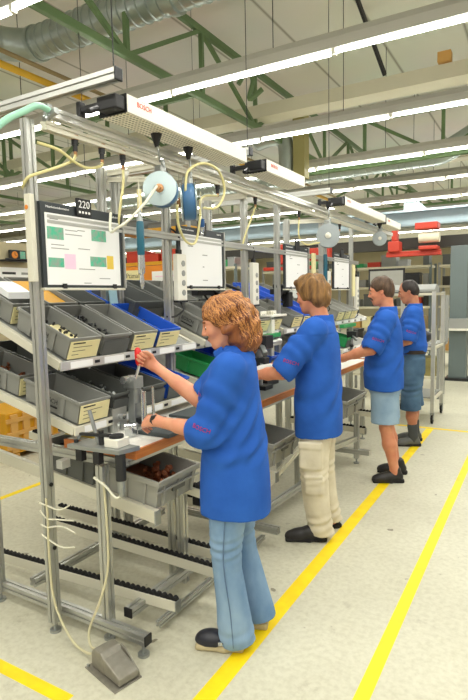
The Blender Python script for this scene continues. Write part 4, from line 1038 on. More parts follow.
def hand_prims(w,d,n,t,curl=(30,40,30),s=1.,thumb=.5,grow=0.,spread=0.):
    """w wrist, d finger direction, n where the palm faces, t thumb side; all fingers separate"""
    w=np.array(w,float); d=nv(d); t=nv(np.array(t)-d*(np.array(t)@d)); n0=np.cross(d,t); n=n0 if n0@np.array(n)>0 else -n0
    out=[]; ax=np.cross(d,n)
    offs=(.030,.0105,-.0095,-.028); kn=(.088,.092,.088,.078); ln=((.040,.025,.02),(.044,.028,.022),(.041,.026,.021),(.032,.021,.018)); rr=(.0088,.009,.0086,.0076)
    for o,k,l,r in zip(offs,kn,ln,rr):
        K=w+d*k*s+t*o*s
        out.append(cone(w+t*o*.55*s+d*.005,K,(.0155+grow)*s,(.0115+grow)*s,.010))
        p=K; dd=rotv(d,np.cross(n,d)*0+n,0) if False else d+t*spread*o*20
        a=0
        for seg,c in zip(l,curl):
            a+=R(c); q=p+(d*math.cos(a)+n*math.sin(a))*seg*s
            out.append(cone(p,q,(r+grow)*s,(r*.92+grow)*s,.003)); p=q; r*=.93
    b=w+d*.022*s+t*.022*s+n*.006
    m1=b+(d*.62+t*.62+n*.35*thumb)*.040*s; m2=m1+(d*.80+t*.25+n*.8*thumb)*.032*s; m3=m2+(d*.75-t*.15+n*.9*thumb)*.025*s
    out+= [cone(b,m1,(.0155+grow)*s,(.0115+grow)*s,.012),cone(m1,m2,(.0112+grow)*s,(.0098+grow)*s,.004),cone(m2,m3,(.0098+grow)*s,(.0078+grow)*s,.003)]
    out.append(cone(w-d*.02,w+d*.03,(.024+grow)*s,(.024+grow)*s,.015))
    return out
def folds(amp,seed,zlo,zhi,nn=7):
    """soft vertical and slanting cloth folds"""
    rnd=np.random.RandomState(seed); A=rnd.uniform(-1,1,(nn,3))*np.array([22,22,9]); ph=rnd.uniform(0,6.28,nn)
    def fn(P):
        s=np.sin(P@A.T+ph).sum(1)/nn**.5
        return -amp*np.sign(s)*np.abs(s)**.8
    return Prim(fn,[-9,-9,zlo],[9,9,zhi],'d')
def ridge(a,b,amp,width,seed=0,n=5):
    """creases running across the line a-b (elbows, knees, waists)"""
    a=np.array(a,float);b=np.array(b,float);d=b-a;L=np.linalg.norm(d);d/=L
    def fn(P):
        q=P-a; t=q@d; r=np.linalg.norm(q-t[:,None]*d,axis=1)
        w=np.clip(1-np.abs(t/L-.5)*2,0,1)*np.exp(-(r/width)**4)
        return amp*w*np.sin(t/L*n*2*PI+q[:,1]*30+q[:,0]*14+seed)
    return Prim(fn,np.minimum(a,b)-width,np.maximum(a,b)+width,'d')
def decal(prims,txt,size,o,xd,yd,m,parent):
    mtx=basis(o,xd,yd); mb=text_mb(txt,size,mtx,.0004); n=nv(np.cross(xd,yd)); P=np.array(mb.v)+n*.03
    for _ in range(30):
        e=evalf(prims,P); P=P-n*np.clip(e-.003,-.01,.01)[:,None]*.7
    mb.v=[tuple(p) for p in P]; return part('sleeve_logo',mb,m,parent,label='red lettering')
def place_person(t,O,ang): t.location=(O[0],O[1],0); t.rotation_euler=(0,0,R(ang))
def face_extras(t,c,rm,s,hairm,sides=(1,-1),brow=True):
    c=np.array(c); T=lambda *p: tuple(c+rm@(np.array(p)*s))
    for sd in sides:
        e=part('eye',MB().sphere(T(.0825,sd*.032,-.0015),.0128*s,14,10),'eye_white',t,smooth=True)
        part('iris',MB().sphere(T(.0905,sd*.035,-.004),.0066*s,10,8),'iris',e,smooth=True)
        if brow: part('eyebrow',MB().tube([T(.094,sd*.014,.022),T(.095,sd*.03,.029),T(.083,sd*.048,.025)],.0052*s,6),hairm,t,smooth=True)
    part('lips',MB().tube([T(.096,.019,-.064),T(.104,.008,-.0625),T(.1055,0,-.0635),T(.104,-.008,-.0625),T(.096,-.019,-.064)],.0042*s,6),'lip',t,smooth=True)
def shoe(t,heel,toe,m,sole,h=.0045,hi=.075,w=.046,name='shoe',laces=True):
    heel=np.array(heel+(0,) if len(heel)==2 else heel,float); toe=np.array(toe+(0,) if len(toe)==2 else toe,float)
    f=nv(toe-heel); l=np.array([-f[1],f[0],0]); u=np.array([0,0,1.]); rm=np.stack([f,l,u],1); L=np.linalg.norm(toe-heel)
    Q=lambda a,b,z: heel+f*a*L+l*b+u*z
    up=[cone(Q(.16,0,.045),Q(.42,0,.055),.037,.041,.02),cone(Q(.40,0,.055),Q(.70,0,.036),.041,.040,.03),cone(Q(.66,.0,.030),Q(.86,0,.026),.044,.038,.03),cone(Q(.19,0,.06),Q(.25,0,hi),.040,.042,.02),half((0,0,-1),-.016,'s',.002)]
    s=sdf_part(name,up,h,m,t)
    so=[rbox(Q(.22,0,.014),(.06,w*.80,.014),.012,rm,.02),rbox(Q(.68,0,.012),(.30*L,w,.012),.011,rm,.03),cone(Q(.12,0,.014),Q(.2,0,.014),.034,.036,.02),half((0,0,-1),.0,'s',.001),half((0,0,1),.030,'s',.002)]
    sdf_part('sole',so,h,sole,s)
    if laces:
        mb=MB()
        for k in range(3):
            a=.42+.08*k; mb.tube([tuple(Q(a,.022,.088-.011*k)),tuple(Q(a+.01,0,.098-.011*k)),tuple(Q(a,-.022,.088-.011*k))],.0035,6,3)
        part('laces',mb,'sole_dark',s,smooth=True)
    return s
def wstep(z,z0,z1): return np.clip((z-z0)/(z1-z0),0,1)

# ---------------------------------------------------------------- woman
def woman():
    t=thing('person','woman with curly ginger hair in blue polo and flared jeans, gripping a red handle','person',local=True)
    hc=np.array([.042,0,1.538]); rm=headrot(8,20); s=.93
    elL,wrL=(.098,.200,1.068),(.382,.015,1.068); elR,wrR=(.225,-.215,1.135),(.475,-.300,1.285)
    shL,shR=(-.01,.175,1.345),(0.0,-.175,1.345)
    dL=nv((.78,-.55,-.18)); dR=nv((.82,.05,.55))
    body=head_prims(hc,rm,s,True)+[cone(hc+rm@np.array([-.03,0,-.07]),(-.022,0,1.37),.047,.055,.03),
      loft([(.70,0,0,.10,.15),(.95,0,0,.11,.15),(1.2,0,0,.10,.15),(1.35,-.01,0,.07,.13),(1.40,-.015,0,.05,.07)],.03),
      cone(shL,elL,.040,.034,.03),cone(elL,wrL,.036,.025,.015),cone(shR,elR,.042,.038,.03),cone(elR,wrR,.041,.025,.015),
      cone(np.array(elL)+(.03,-.03,.0),np.array(elL)*.5+np.array(wrL)*.5,.036,.032,.02),cone(elR,np.array(elR)*.5+np.array(wrR)*.5,.042,.034,.02)]
    body+=hand_prims(wrL,dL,(-.1,-.35,-.9),(.3,-.9,.35),(38,42,30),.95,.6)
    body+=hand_prims(wrR,dR,(.1,.95,0),(-.45,0,.9),(68,82,60),.95,.9)
    for y,k,a in ((.095,(.035,.095,.48),(.01,.09,.09)),(-.095,(.0,-.095,.48),(-.075,-.095,.09))):
        body+=[cone((0,y,.85),k,.07,.05,.02),cone(k,a,.05,.034,.02),cone(a,(a[0]-.028,a[1],.055),.034,.030,.02),cone((a[0]-.02,a[1],.045),(a[0]+.12,a[1],.04),.028,.026,.03)]
    sdf_part('body',body,.0045,'skin_w',t)
    face_extras(t,hc,rm,s,'hair_ginger')
    # polo shirt
    rings=[(.652,.0,0,.160,.208),(.72,.0,0,.160,.212),(.82,.0,0,.156,.208),(.95,.0,0,.145,.195),(1.07,.0,0,.137,.184),(1.19,.016,0,.140,.188),(1.29,.008,0,.124,.188),(1.355,-.008,0,.098,.158),(1.390,-.015,0,.072,.092),(1.408,-.018,0,.060,.07)]
    cuL=np.array(elL)+(.036,-.025,-.003); cuR=np.array(elR)*.80+np.array(shR)*.20
    def sleeve(sh,el,cu,r0,r1): return [cone(sh,np.array(sh)*.45+np.array(el)*.55,r0,r1*.98,.03),cone(np.array(sh)*.5+np.array(el)*.5,cu,r1,r1*1.02,.03)]
    shirt=[loft(rings,.03,pw=2.2)]+[cone(shL,elL,.070,.062,.035),cone(elL,cuL,.063,.063,.03)]+sleeve(shR,elR,cuR,.072,.064)
    shirt+=[folds(.0058,3,.6,1.3),ridge((-.14,.12,.95),(.02,.22,1.18),.010,.17,1,3),ridge(shL,elL,.008,.12,2,3),ridge((.0,.1,.88),(-.02,.12,1.08),.009,.24,4,2)]
    eL=nv(cuL-np.array(elL)); eR=nv(np.array(elR)-np.array(shR))
    shirt+=[cone(cuL+eL*.042,cuL+eL*.14,.051,.066,.004,'s'),cone(cuR-eR*.015,cuR+eR*.12,.056,.066,.004,'s'),
            loft([(.60,0,0,.142,.190),(.672,0,0,.142,.190)],.004,'s')]
    # collar
    shirt+=[loft([(1.40,-.02,0,.053,.056),(1.47,-.026,0,.058,.058)],.004,'s'),
            ell((.055,0,1.445),(.03,.018,.05),None,.01,'s')]
    P=sdf_part('polo_shirt',shirt,.0048,'polo',t)
    decal(shirt,'BOSCH',.026,np.array(elL)+(.0,.068,.03),(-.93,.1,-.3),(-.3,0,.95),'logo_red',P)
    decal(shirt,'BOSCH',.022,np.array((.135,.085,1.215)),(-.8,.6,0),(0,0,1),'logo_red',P)
    col=[loft([(1.362,-.012,0,.090,.106),(1.397,-.018,0,.078,.084),(1.434,-.028,0,.066,.066)],.004),loft([(1.345,-.012,0,.080,.094),(1.395,-.018,0,.066,.072),(1.455,-.028,0,.057,.057)],.003,'s'),cone((.05,0,1.37),(.06,0,1.47),.020,.034,.004,'s')]
    sdf_part('collar',col,.0045,'polo',P)
    cl=[rbox((.057,.040,1.390),(.030,.006,.026),.005,headrot(-28,30),.004),rbox((.057,-.040,1.390),(.030,.006,.026),.005,headrot(28,30),.004)]
    sdf_part('collar_point',cl[:1],.004,'polo',P); sdf_part('collar_point',cl[1:],.004,'polo',P)
    # jeans
    L=[(.030,-.012,.09,.082,.064),(.10,.0,.09,.083,.066),(.22,.012,.09,.074,.064),(.40,.033,.093,.067,.064),(.50,.036,.094,.072,.068),(.62,.026,.096,.083,.080),(.76,.008,.096,.100,.092),(.90,.0,.09,.11,.09)]
    Rr=[(.030,-.098,-.095,.082,.064),(.10,-.085,-.095,.083,.066),(.22,-.06,-.095,.074,.064),(.40,-.018,-.095,.067,.064),(.50,.0,-.095,.072,.068),(.62,.0,-.096,.083,.080),(.76,-.002,-.096,.100,.092),(.90,.0,-.09,.11,.09)]
    jeans=[loft(L,.02),loft(Rr,.02),loft([(.76,0,0,.125,.17),(.98,0,0,.125,.16)],.03),folds(.0035,9,0,.9),ridge((.03,.09,.42),(.035,.09,.60),.005,.12,1,4),ridge((0,-.09,.42),(0,-.09,.60),.005,.12,3,4),ridge((.0,.09,.02),(.01,.09,.16),.004,.13,5,2),
           half((-.25,0,-1),-.028,'s',.003)]
    J=sdf_part('jeans',jeans,.005,'denim',t)
    mb=MB().tube([(.0,.158,.05),(.012,.157,.22),(.034,.160,.40),(.036,.165,.50),(.026,.178,.62),(.01,.19,.75)],.0026,6); part('side_seam',mb,'denim_seam',J,smooth=True)
    # clogs
    for hx,hy,tx in ((-.035,.09,.19),(-.128,-.095,.11)):
        so=[rbox((hx+.045,hy,.020),(.05,.036,.020),.012,None,.03),rbox((tx-.075,hy,.016),(.075,.045,.014),.012,None,.03),half((0,0,-1),.0,'s',.001)]
        up=[ell((tx-.075,hy,.035),(.082,.048,.052),None,.02),half((0,0,-1),-.028,'s',.002),half((-1,0,-.5),-(tx-.125)-.015,'s',.008)]
        c=sdf_part('clog',up,.0042,'shoe_navy',t); sdf_part('sole',so,.0042,'shoe_sole',c)
        part('strap',MB().tube([(tx-.115,hy+.043,.05),(hx+.06,hy+.045,.06),(hx+.02,hy+.036,.062)],.007,6),'shoe_navy',c,smooth=True)
        part('buckle',MB().cbox((tx-.125,hy+.049,.052),(.020,.006,.016)),'chrome',c)
    # hair: volume and curls
    T=lambda *p: hc+rm@np.array(p)
    def curls(P): return .0090*np.sin(P[:,0]*48+P[:,2]*34)*np.sin(P[:,1]*46-P[:,2]*26)+.005*np.sin(P[:,2]*75+P[:,0]*38+P[:,1]*44)
    hair=[ell(T(-.024,0,.032),(.105,.094,.092),rm,.03),ell(T(-.052,0,-.02),(.100,.112,.098),rm,.04),ell(T(-.050,0,-.100)-np.array([.014,0,0]),(.078,.104,.076),None,.04),
          ell(T(-.005,.074,-.02),(.050,.032,.070),rm,.03),ell(T(-.005,-.074,-.02),(.050,.032,.070),rm,.03),
          ell(T(.137,0,-.066),(.136,.30,.108),rm,.012,'s'),
          Prim(curls,[-9]*3,[9]*3,'d')]
    H=sdf_part('hair',hair,.0045,'hair_ginger',t)
    rnd=random.Random(4); A=MB();B=MB()
    for i in range(1150):
        az=rnd.uniform(-PI,PI); 
        th0=rnd.uniform(.05,1.9); th1=th0+rnd.uniform(.6,1.1)
        fr=math.cos(az)
        if fr>.0: th1=min(th1,1.8-.2*fr)
        if th1-th0<.2: continue
        ph=rnd.uniform(0,6); fq=rnd.uniform(7,12); pts=[]
        for k in range(10):
            u=k/9; th=th0+(th1-th0)*u; a=az+.13*math.sin(fq*u+ph)*u+.1*u
            rx,ry,rz=.109,.097,.094
            if th>1.35: rx,ry=.106,.114
            off=.006*math.sin(fq*u*1.3+ph*2)+.002
            d=np.array([math.sin(th)*math.cos(a),math.sin(th)*math.sin(a),math.cos(th)])
            cx=-.03-.022*wstep(th,.8,1.7); cz=.033-.072*wstep(th,1.2,2.2)
            p=T(cx,0,cz)+rm@(d*(np.array([rx,ry,rz])+off)); pts.append(tuple(p))
        Q=np.array(pts)
        for _ in range(5):
            e=evalf(hair,Q); g=np.stack([evalf(hair,Q+np.eye(3)[i]*.003)-e for i in range(3)],1)/.003
            Q=Q-np.clip(e-.0012,-.02,.02)[:,None]*g/np.maximum(np.linalg.norm(g,axis=1),.3)[:,None]
        pts=[tuple(p) for p in Q]
        (A if rnd.random()<.55 else B).tube(pts,.0030,4,2,r_end=.0018)
    part('hair_strand',A,'strand_light',H,smooth=True); part('hair_strand',B,'strand_dark',H,smooth=True)
    # wrist watch
    w=np.array(wrL); part('wristwatch',MB().lathe(tuple(w-dL*.012),tuple(dL),[(0,.026),(0,.029),(.016,.029),(.016,.026)],22).cbox(tuple(w+np.array([.0,.022,.02])),(.02,.02,.02)),'dark_metal',t,auto=40)
    place_person(t,(-1.237,2.117),200.5); return t
woman()

# ---------------------------------------------------------------- men
def man(lab,O,ang,skin,hairm,hairf,hc,hrot,arms,rings,shirt_extra,legs,low,shoes,h=.0065,facial=None,collar=(1.47,0),gl=None,seed=1,logo=None,belt=None):
    t=thing('person',lab,'person',local=True)
    hc=np.array(hc,float); rm=headrot(*hrot); s=.95
    T=lambda *p: hc+rm@(np.array(p)*s)
    body=head_prims(hc,rm,s)+[cone(T(-.03,0,-.07),(-.022,0,collar[0]-.06),.054,.062,.03)]
    core=[(z,cx,cy,rx*.78,ry*.80) for z,cx,cy,rx,ry in rings]; body.append(loft(core,.03))
    shirt=[loft(rings,.03,pw=2.2)]; hands=[]
    for k,(sh,el,wr,hd,hn,ht,curl,sl) in enumerate(arms):
        sh,el,wr=[np.array(v,float) for v in (sh,el,wr)]
        body+=[cone(sh,el,.05,.043,.03),cone(el,el*.5+wr*.5,.046,.041,.02),cone(el*.5+wr*.5,wr,.041,.029,.02)]
        hp=hand_prims(wr,hd,hn,ht,curl,1.05,.6)
        body+=hp
        if gl: hands.append(hand_prims(wr,hd,hn,ht,curl,1.05,.6,.0035)+[cone(wr-nv(hd)*.045,wr+nv(hd)*.02,.036,.034,.015)])
        d=nv(el-sh); cu=sh+(el-sh)*sl; mid=sh*.5+cu*.5
        shirt+=[cone(sh,mid,.086,.082,.035),cone(mid,cu,.082,.084,.03),ridge(sh,cu,.007,.14,k,3)]
    for k,(sh,el,wr,hd,hn,ht,curl,sl) in enumerate(arms):
        sh,el=np.array(sh,float),np.array(el,float); d=nv(el-sh); cu=sh+(el-sh)*sl
        shirt.append(cone(cu-d*.012,cu+d*.10,.068,.076,.004,'s'))
    z0=rings[0][0]
    shirt+=[folds(.0062,seed,z0,1.35),loft([(z0-.05,rings[0][1],0,rings[0][3]-.014,rings[0][4]-.014),(z0+.03,rings[0][1],0,rings[0][3]-.014,rings[0][4]-.014)],.004,'s')]
    cz=collar[0]; cx=collar[1]
    shirt+=[loft([(cz-.035,cx-.02,0,.058,.062),(cz+.04,cx-.024,0,.066,.066)],.004,'s'),ell((cx+.06,0,cz),(.032,.02,.05),None,.01,'s')]
    shirt+=shirt_extra
    for hip,kn,an in legs:
        hip,kn,an=[np.array(v,float) for v in (hip,kn,an)]
        body+=[cone(hip,kn,.078,.058,.03),cone(kn,kn*.6+an*.4,.054,.058,.02),cone(kn*.6+an*.4,an,.056,.038,.03),cone(an,an+(.0,0,-.04),.038,.036,.02),cone(an+(-.02,0,-.04),an+(.06,0,-.06),.024,.02,.03)]
    sdf_part('body',body,h,skin,t)
    face_extras(t,hc,rm,s,hairm)
    P=sdf_part('polo_shirt',shirt,h,'polo',t)
    col=[loft([(cz-.045,cx-.014,0,.098,.112),(cz-.01,cx-.02,0,.084,.088),(cz+.028,cx-.026,0,.073,.073)],.004),loft([(cz-.06,cx-.014,0,.088,.100),(cz-.01,cx-.02,0,.072,.076),(cz+.04,cx-.026,0,.064,.064)],.003,'s'),cone((cx+.06,0,cz-.06),(cx+.06,0,cz+.04),.022,.034,.004,'s')]
    sdf_part('collar',col,.005,'polo',P)
    if logo: decal(shirt,'BOSCH',.03,*logo,'logo_red',P)
    m,prims,nm=low; Q=sdf_part(nm,prims,h,m,t)
    hairp=hairf(T,rm,s); sdf_part('hair',hairp,min(h,.0055),hairm,t)
    if facial: facial(t,T,rm,s)
    for g in hands: sdf_part('glove',g,.0055,'glove',t)
    for heel,toe,m,hi in shoes: shoe(t,heel,toe,m,'sole_dark',hi=hi)
    if belt: belt(t)
    place_person(t,O,ang); return t,Q
def strandnoise(a=.004,f=70):
    return Prim(lambda P: a*np.sin(P[:,0]*f+P[:,1]*f*.8+P[:,2]*f*.25)+a*.6*np.sin(P[:,1]*f*1.3-P[:,2]*f*.4),[-9]*3,[9]*3,'d')
def hair_shaggy(T,rm,s):
    return [ell(T(-.016,0,.042),np.array((.118,.098,.098))*s,rm,.03),ell(T(-.052,0,-.03),np.array((.084,.094,.090))*s,rm,.03),ell(T(.045,0,.095),np.array((.058,.07,.04))*s,rm,.03),
      ell(T(.118,0,-.045),np.array((.078,.092,.106))*s,rm,.012,'s'),ell(T(.028,.09,-.075),np.array((.046,.05,.05))*s,rm,.01,'s'),ell(T(.028,-.09,-.075),np.array((.046,.05,.05))*s,rm,.01,'s'),strandnoise(.007,68)]
def hair_short(T,rm,s):
    return [ell(T(-.014,0,.042),np.array((.106,.086,.092))*s,rm,.03),ell(T(-.055,0,-.02),np.array((.062,.074,.074))*s,rm,.03),
      ell(T(.125,0,-.035),np.array((.082,.10,.112))*s,rm,.012,'s'),ell(T(.02,.095,-.05),np.array((.05,.05,.062))*s,rm,.01,'s'),ell(T(.02,-.095,-.05),np.array((.05,.05,.062))*s,rm,.01,'s'),strandnoise(.003,80)]
def hair_receding(T,rm,s):
    return [ell(T(-.014,0,.036),np.array((.103,.083,.089))*s,rm,.02),ell(T(-.055,0,-.02),np.array((.060,.072,.07))*s,rm,.03),
      ell(T(.105,0,.03),np.array((.085,.058,.15))*s,rm,.015,'s'),ell(T(.14,0,-.03),np.array((.09,.11,.10))*s,rm,.012,'s'),ell(T(.03,.095,-.055),np.array((.05,.05,.062))*s,rm,.01,'s'),ell(T(.03,-.095,-.055),np.array((.05,.05,.062))*s,rm,.01,'s'),strandnoise(.002,80)]
def rings_m(z0,rx=.155,ry=.215,top=1.50,belly=0.):
    return [(z0,.0+belly*.5,0,rx,ry),(z0+.12,.0+belly,0,rx+.002,ry),(1.0,.0+belly,0,rx-.005,ry-.008),(1.14,.0+belly*.6,0,rx-.014,ry-.012),(1.28,.006,0,rx-.018,ry-.012),(1.38,.0,0,rx-.035,ry-.02),(1.445,-.012,0,.098,.165),(top-.02,-.02,0,.075,.09),(top,-.022,0,.062,.07)]
def sandy():
    def beard(t,T,rm,s):
        b=[ell(T(.066,0,-.096),np.array((.032,.036,.030))*s,rm,.02),ell(T(.088,0,-.062),np.array((.02,.04,.03))*s,rm,.006,'s'),Prim(lambda P:.0015*np.sin(P[:,0]*160+P[:,2]*140),[-9]*3,[9]*3,'d')]
        sdf_part('beard',b,.005,'hair_brown',t)
    L=[(.045,-.035,.105,.088,.07),(.10,-.02,.103,.080,.070),(.25,.005,.102,.084,.075),(.45,.02,.102,.090,.085),(.60,.015,.102,.098,.092),(.78,.0,.10,.115,.10),(.9,0,.095,.12,.1)]
    Rr=[(.06,-.07,-.115,.088,.07),(.10,-.06,-.115,.080,.070),(.25,-.03,-.112,.084,.075),(.45,-.005,-.108,.090,.085),(.60,.0,-.105,.098,.092),(.78,.0,-.10,.115,.10),(.9,0,-.095,.12,.1)]
    pants=[loft(L,.02),loft(Rr,.02),loft([(.78,0,0,.14,.19),(1.0,0,0,.14,.18)],.03),folds(.005,5,0,.9),
           rbox((.03,.19,.60),(.075,.016,.085),.014,None,.02),rbox((.03,.203,.675),(.078,.010,.025),.008,None,.006),rbox((.01,.175,.40),(.06,.018,.06),.014,None,.02),rbox((.01,.190,.45),(.062,.009,.02),.008,None,.006),
           ridge((.02,.1,.36),(.02,.1,.56),.006,.13,1,4),ridge((-.01,-.1,.36),(-.01,-.1,.56),.006,.13,2,4),ridge((-.03,.1,.03),(-.02,.1,.22),.008,.13,3,3),ridge((-.06,-.11,.04),(-.05,-.11,.22),.008,.13,4,3),half((-.2,0,-1),-.034,'s',.003)]
    arms=[((0,.195,1.425),(.20,.262,1.16),(.415,.10,1.115),(.9,-.35,-.15),(0,-.2,-1),(.2,-.9,.3),(35,35,25),.93),
          ((0,-.195,1.425),(.17,-.27,1.17),(.41,-.14,1.12),(.9,.2,-.15),(0,.3,-1),(.2,.9,.3),(35,35,25),.93)]
    return man('sandy haired man with goatee in blue polo, cream cargo trousers and pale gloves',(-1.31,3.375),194,'skin_m','hair_sandy',hair_shaggy,
      (.045,0,1.655),(-22,14),arms,rings_m(.715,.16,.222,1.50),[ridge((-.05,.05,.80),(.0,.1,1.15),.009,.26,2,2)],
      [((0,.1,.86),(.025,.10,.48),(-.03,.105,.10)),((0,-.1,.86),(-.0,-.105,.48),(-.07,-.115,.10))],('khaki',pants,'cargo_trousers'),
      [((-.065,.10),(.215,.155),'shoe_black',.09),((-.12,-.105),(.05,-.305),'shoe_black',.09)],h=.0055,facial=beard,collar=(1.49,0),gl=True,seed=4,
      logo=((.13,.335,1.235),(-.93,.1,-.3),(-.3,0,.95)))
sandy()
def moustached():
    def stache(t,T,rm,s):
        part('moustache',MB().tube([tuple(T(.088,.03,-.062)),tuple(T(.104,.014,-.050)),tuple(T(.110,0,-.047)),tuple(T(.104,-.014,-.050)),tuple(T(.088,-.03,-.062))],.008,8),'hair_brown',t,smooth=True)
    sh=[loft([(.53,.0,.105,.115,.098),(.66,.0,.10,.115,.10),(.80,.0,.095,.12,.10),(.95,0,.09,.12,.1)],.02),loft([(.53,-.03,-.115,.115,.098),(.66,-.015,-.105,.115,.10),(.80,.0,-.095,.12,.10),(.95,0,-.09,.12,.1)],.02),loft([(.80,0,0,.14,.185),(1.0,0,0,.14,.18)],.03),folds(.005,8,.5,1.0),
        loft([(.48,.0,.105,.098,.082),(.57,.0,.10,.098,.084)],.004,'s'),loft([(.48,-.03,-.115,.098,.082),(.57,-.025,-.11,.098,.084)],.004,'s')]
    arms=[((0,.20,1.43),(.12,.262,1.185),(.375,.12,1.095),(.9,-.3,-.1),(0,-.2,-1),(.2,-.9,.3),(30,35,25),.92),
          ((0,-.20,1.43),(.13,-.27,1.15),(.37,-.13,1.055),(.9,.2,-.1),(0,.3,-1),(.2,.9,.3),(30,35,25),.92)]
    return man('moustached man with brown hair in blue polo shirt and pale denim shorts',(-1.206,4.70),197,'skin_m','hair_brown',hair_short,
      (.035,0,1.672),(-4,13),arms,rings_m(.825,.165,.225,1.52,.012),[ridge((-.05,.05,.92),(.0,.1,1.2),.009,.26,2,2)],
      [((0,.105,.86),(-.01,.105,.49),(-.085,.10,.11)),((0,-.105,.86),(-.03,-.115,.49),(-.11,-.15,.11))],('denim_pale',sh,'denim_shorts'),
      [((-.165,.085),(.11,.128),'shoe_black',.11),((-.21,-.14),(.055,-.175),'shoe_black',.11)],collar=(1.51,0),seed=6,facial=stache,
      logo=((.07,.335,1.27),(-.93,.1,-.3),(-.3,0,.95)))
moustached()
def dark():
    def belt(t):
        V=MB().lathe((0,0,0),(0,0,1),[(0,1.),(0,1.035),(.04,1.035),(.04,1.)],32)
        V.v=[(p[0]*.145,p[1]*.195,p[2]+1.005) for p in V.v]; part('belt',V,'leather',t,auto=40)
        for kn,an in (((.01,.105,.47),(-.02,.10,.11)),((-.02,-.115,.47),(-.05,-.13,.11))):
            kn,an=np.array(kn),np.array(an); sdf_part('sock',[cone(an*.7+kn*.3,an,.055,.046,.02),cone(an,an+(0,0,-.05),.046,.044,.02)],.006,'sock',t)
    sh=[loft([(.40,.0,.105,.105,.095),(.55,.01,.10,.105,.098),(.75,.0,.095,.118,.10),(.95,0,.09,.125,.1)],.02),loft([(.42,-.03,-.115,.105,.095),(.55,-.01,-.105,.105,.098),(.75,.0,-.095,.118,.10),(.95,0,-.09,.125,.1)],.02),loft([(.80,0,0,.145,.19),(1.03,0,0,.138,.188)],.03),folds(.006,11,.4,1.0),
        ridge((0,.1,.5),(0,.1,.75),.007,.15,1,4),ridge((0,-.1,.5),(0,-.1,.75),.007,.15,2,4)]
    arms=[((0,.20,1.43),(.05,.275,1.16),(.26,.17,1.07),(.9,-.2,-.3),(0,-.3,-1),(.2,-.9,.3),(35,40,30),.90),
          ((0,-.20,1.43),(.10,-.27,1.16),(.33,-.18,1.07),(.9,.1,-.3),(0,.3,-1),(.2,.9,.3),(35,40,30),.90)]
    r=rings_m(1.0,.155,.21,1.52); r=[(.99,.0,0,.136,.182),(1.03,0,0,.15,.2),(1.09,0,0,.155,.208)]+r[3:]
    return man('dark haired man with receding hairline in tucked blue polo shirt, belt and knee length jeans',(-1.235,5.947),195,'skin_d','hair_black',hair_receding,
      (.045,0,1.668),(-3,18),arms,r,[],
      [((0,.105,.86),(.01,.105,.47),(-.02,.10,.11)),((0,-.105,.86),(-.02,-.115,.47),(-.05,-.13,.11))],('denim_dark',sh,'jean_shorts'),
      [((-.10,.09),(.18,.12),'grey_box_dark',.10),((-.13,-.13),(.145,-.15),'grey_box_dark',.10)],collar=(1.51,0),seed=9,h=.007,belt=belt,
      logo=((.03,.34,1.25),(-.93,.1,-.3),(-.3,0,.95)))
dark()
# ================================================================== background
# low partition with posters behind the first bench
struct('wall_partition',MB().box((-6.12,1.0,0),(-6.0,6.6,2.40)),'wall_beige')
t=thing('wall_shelf','small dark wall shelf on the beige partition','shelf',(-5.9,4.62,2.14))
part('board',MB().box((-6.0,4.42,2.15),(-5.84,4.83,2.17)),'dark_metal',t,bevel=.004)
part('lip',MB().box((-5.85,4.42,2.15),(-5.84,4.83,2.185)),'dark_metal',t)
t=thing('table_clock','small black framed clock with an orange face on the wall shelf','clock',(-5.9,4.60,2.17))
part('case',MB().box((-5.96,4.55,2.172),(-5.92,4.68,2.30)),'black',t,bevel=.006)
f=part('face',MB().cyl((-5.92,4.615,2.236),(-5.914,4.615,2.236),.045,n=24),'orange_paint',t)
part('hand',MB().bar((-5.912,4.615,2.236),(-5.912,4.615,2.272),.006,.003,up=(1,0,0)).bar((-5.912,4.615,2.236),(-5.912,4.638,2.228),.006,.003,up=(1,0,0)),'black',f)
t=thing('picture_frame','small black picture frame beside the orange clock','picture frame',(-5.9,4.75,2.17))
part('frame',MB().box((-5.96,4.69,2.172),(-5.93,4.80,2.30)),'black',t,bevel=.004)
part('picture',MB().box((-5.93,4.705,2.19),(-5.927,4.785,2.285)),'paper_green',t)
def poster(y0,y1,z0,z1,lab,n=8):
    t=thing('wall_poster',lab,'poster',(-5.995,(y0+y1)/2,z0))
    part('sheet',MB().box((-6.0,y0,z0),(-5.994,y1,z1)),'paper',t)
    for k in range(n):
        y=y0+.05+(k%2)*(y1-y0)*.5; z=z1-.06-(k//2)*(z1-z0-.08)/(n/2)
        part('print_block',MB().box((-5.994,y,z-.03),(-5.993,y+(y1-y0)*.35,z)),'grey_paint' if k%3 else 'dark_metal',t)
poster(4.42,5.0,1.45,2.08,'large white poster under the wall shelf on the partition')
poster(5.55,6.15,1.40,1.80,'white notice sheet on the partition past the numbered board',6)
t=thing('computer_monitor','flat monitor showing blue on the partition below the numbered board','monitor',(-5.9,5.1,1.55))
part('case',MB().box((-5.95,5.00,1.62),(-5.90,5.32,1.86)),'dark_metal',t,bevel=.006)
part('screen',MB().box((-5.90,5.02,1.64),(-5.897,5.30,1.84)),'monitor_blue',t)
part('arm',MB().box((-6.0,5.13,1.70),(-5.95,5.19,1.76)),'black',t)
single('post_cover',MB().box((-5.99,5.42,0),(-5.93,5.52,1.86)),'orange_paint','orange yellow upright on the partition beside the notice sheet','upright',bevel=.005)

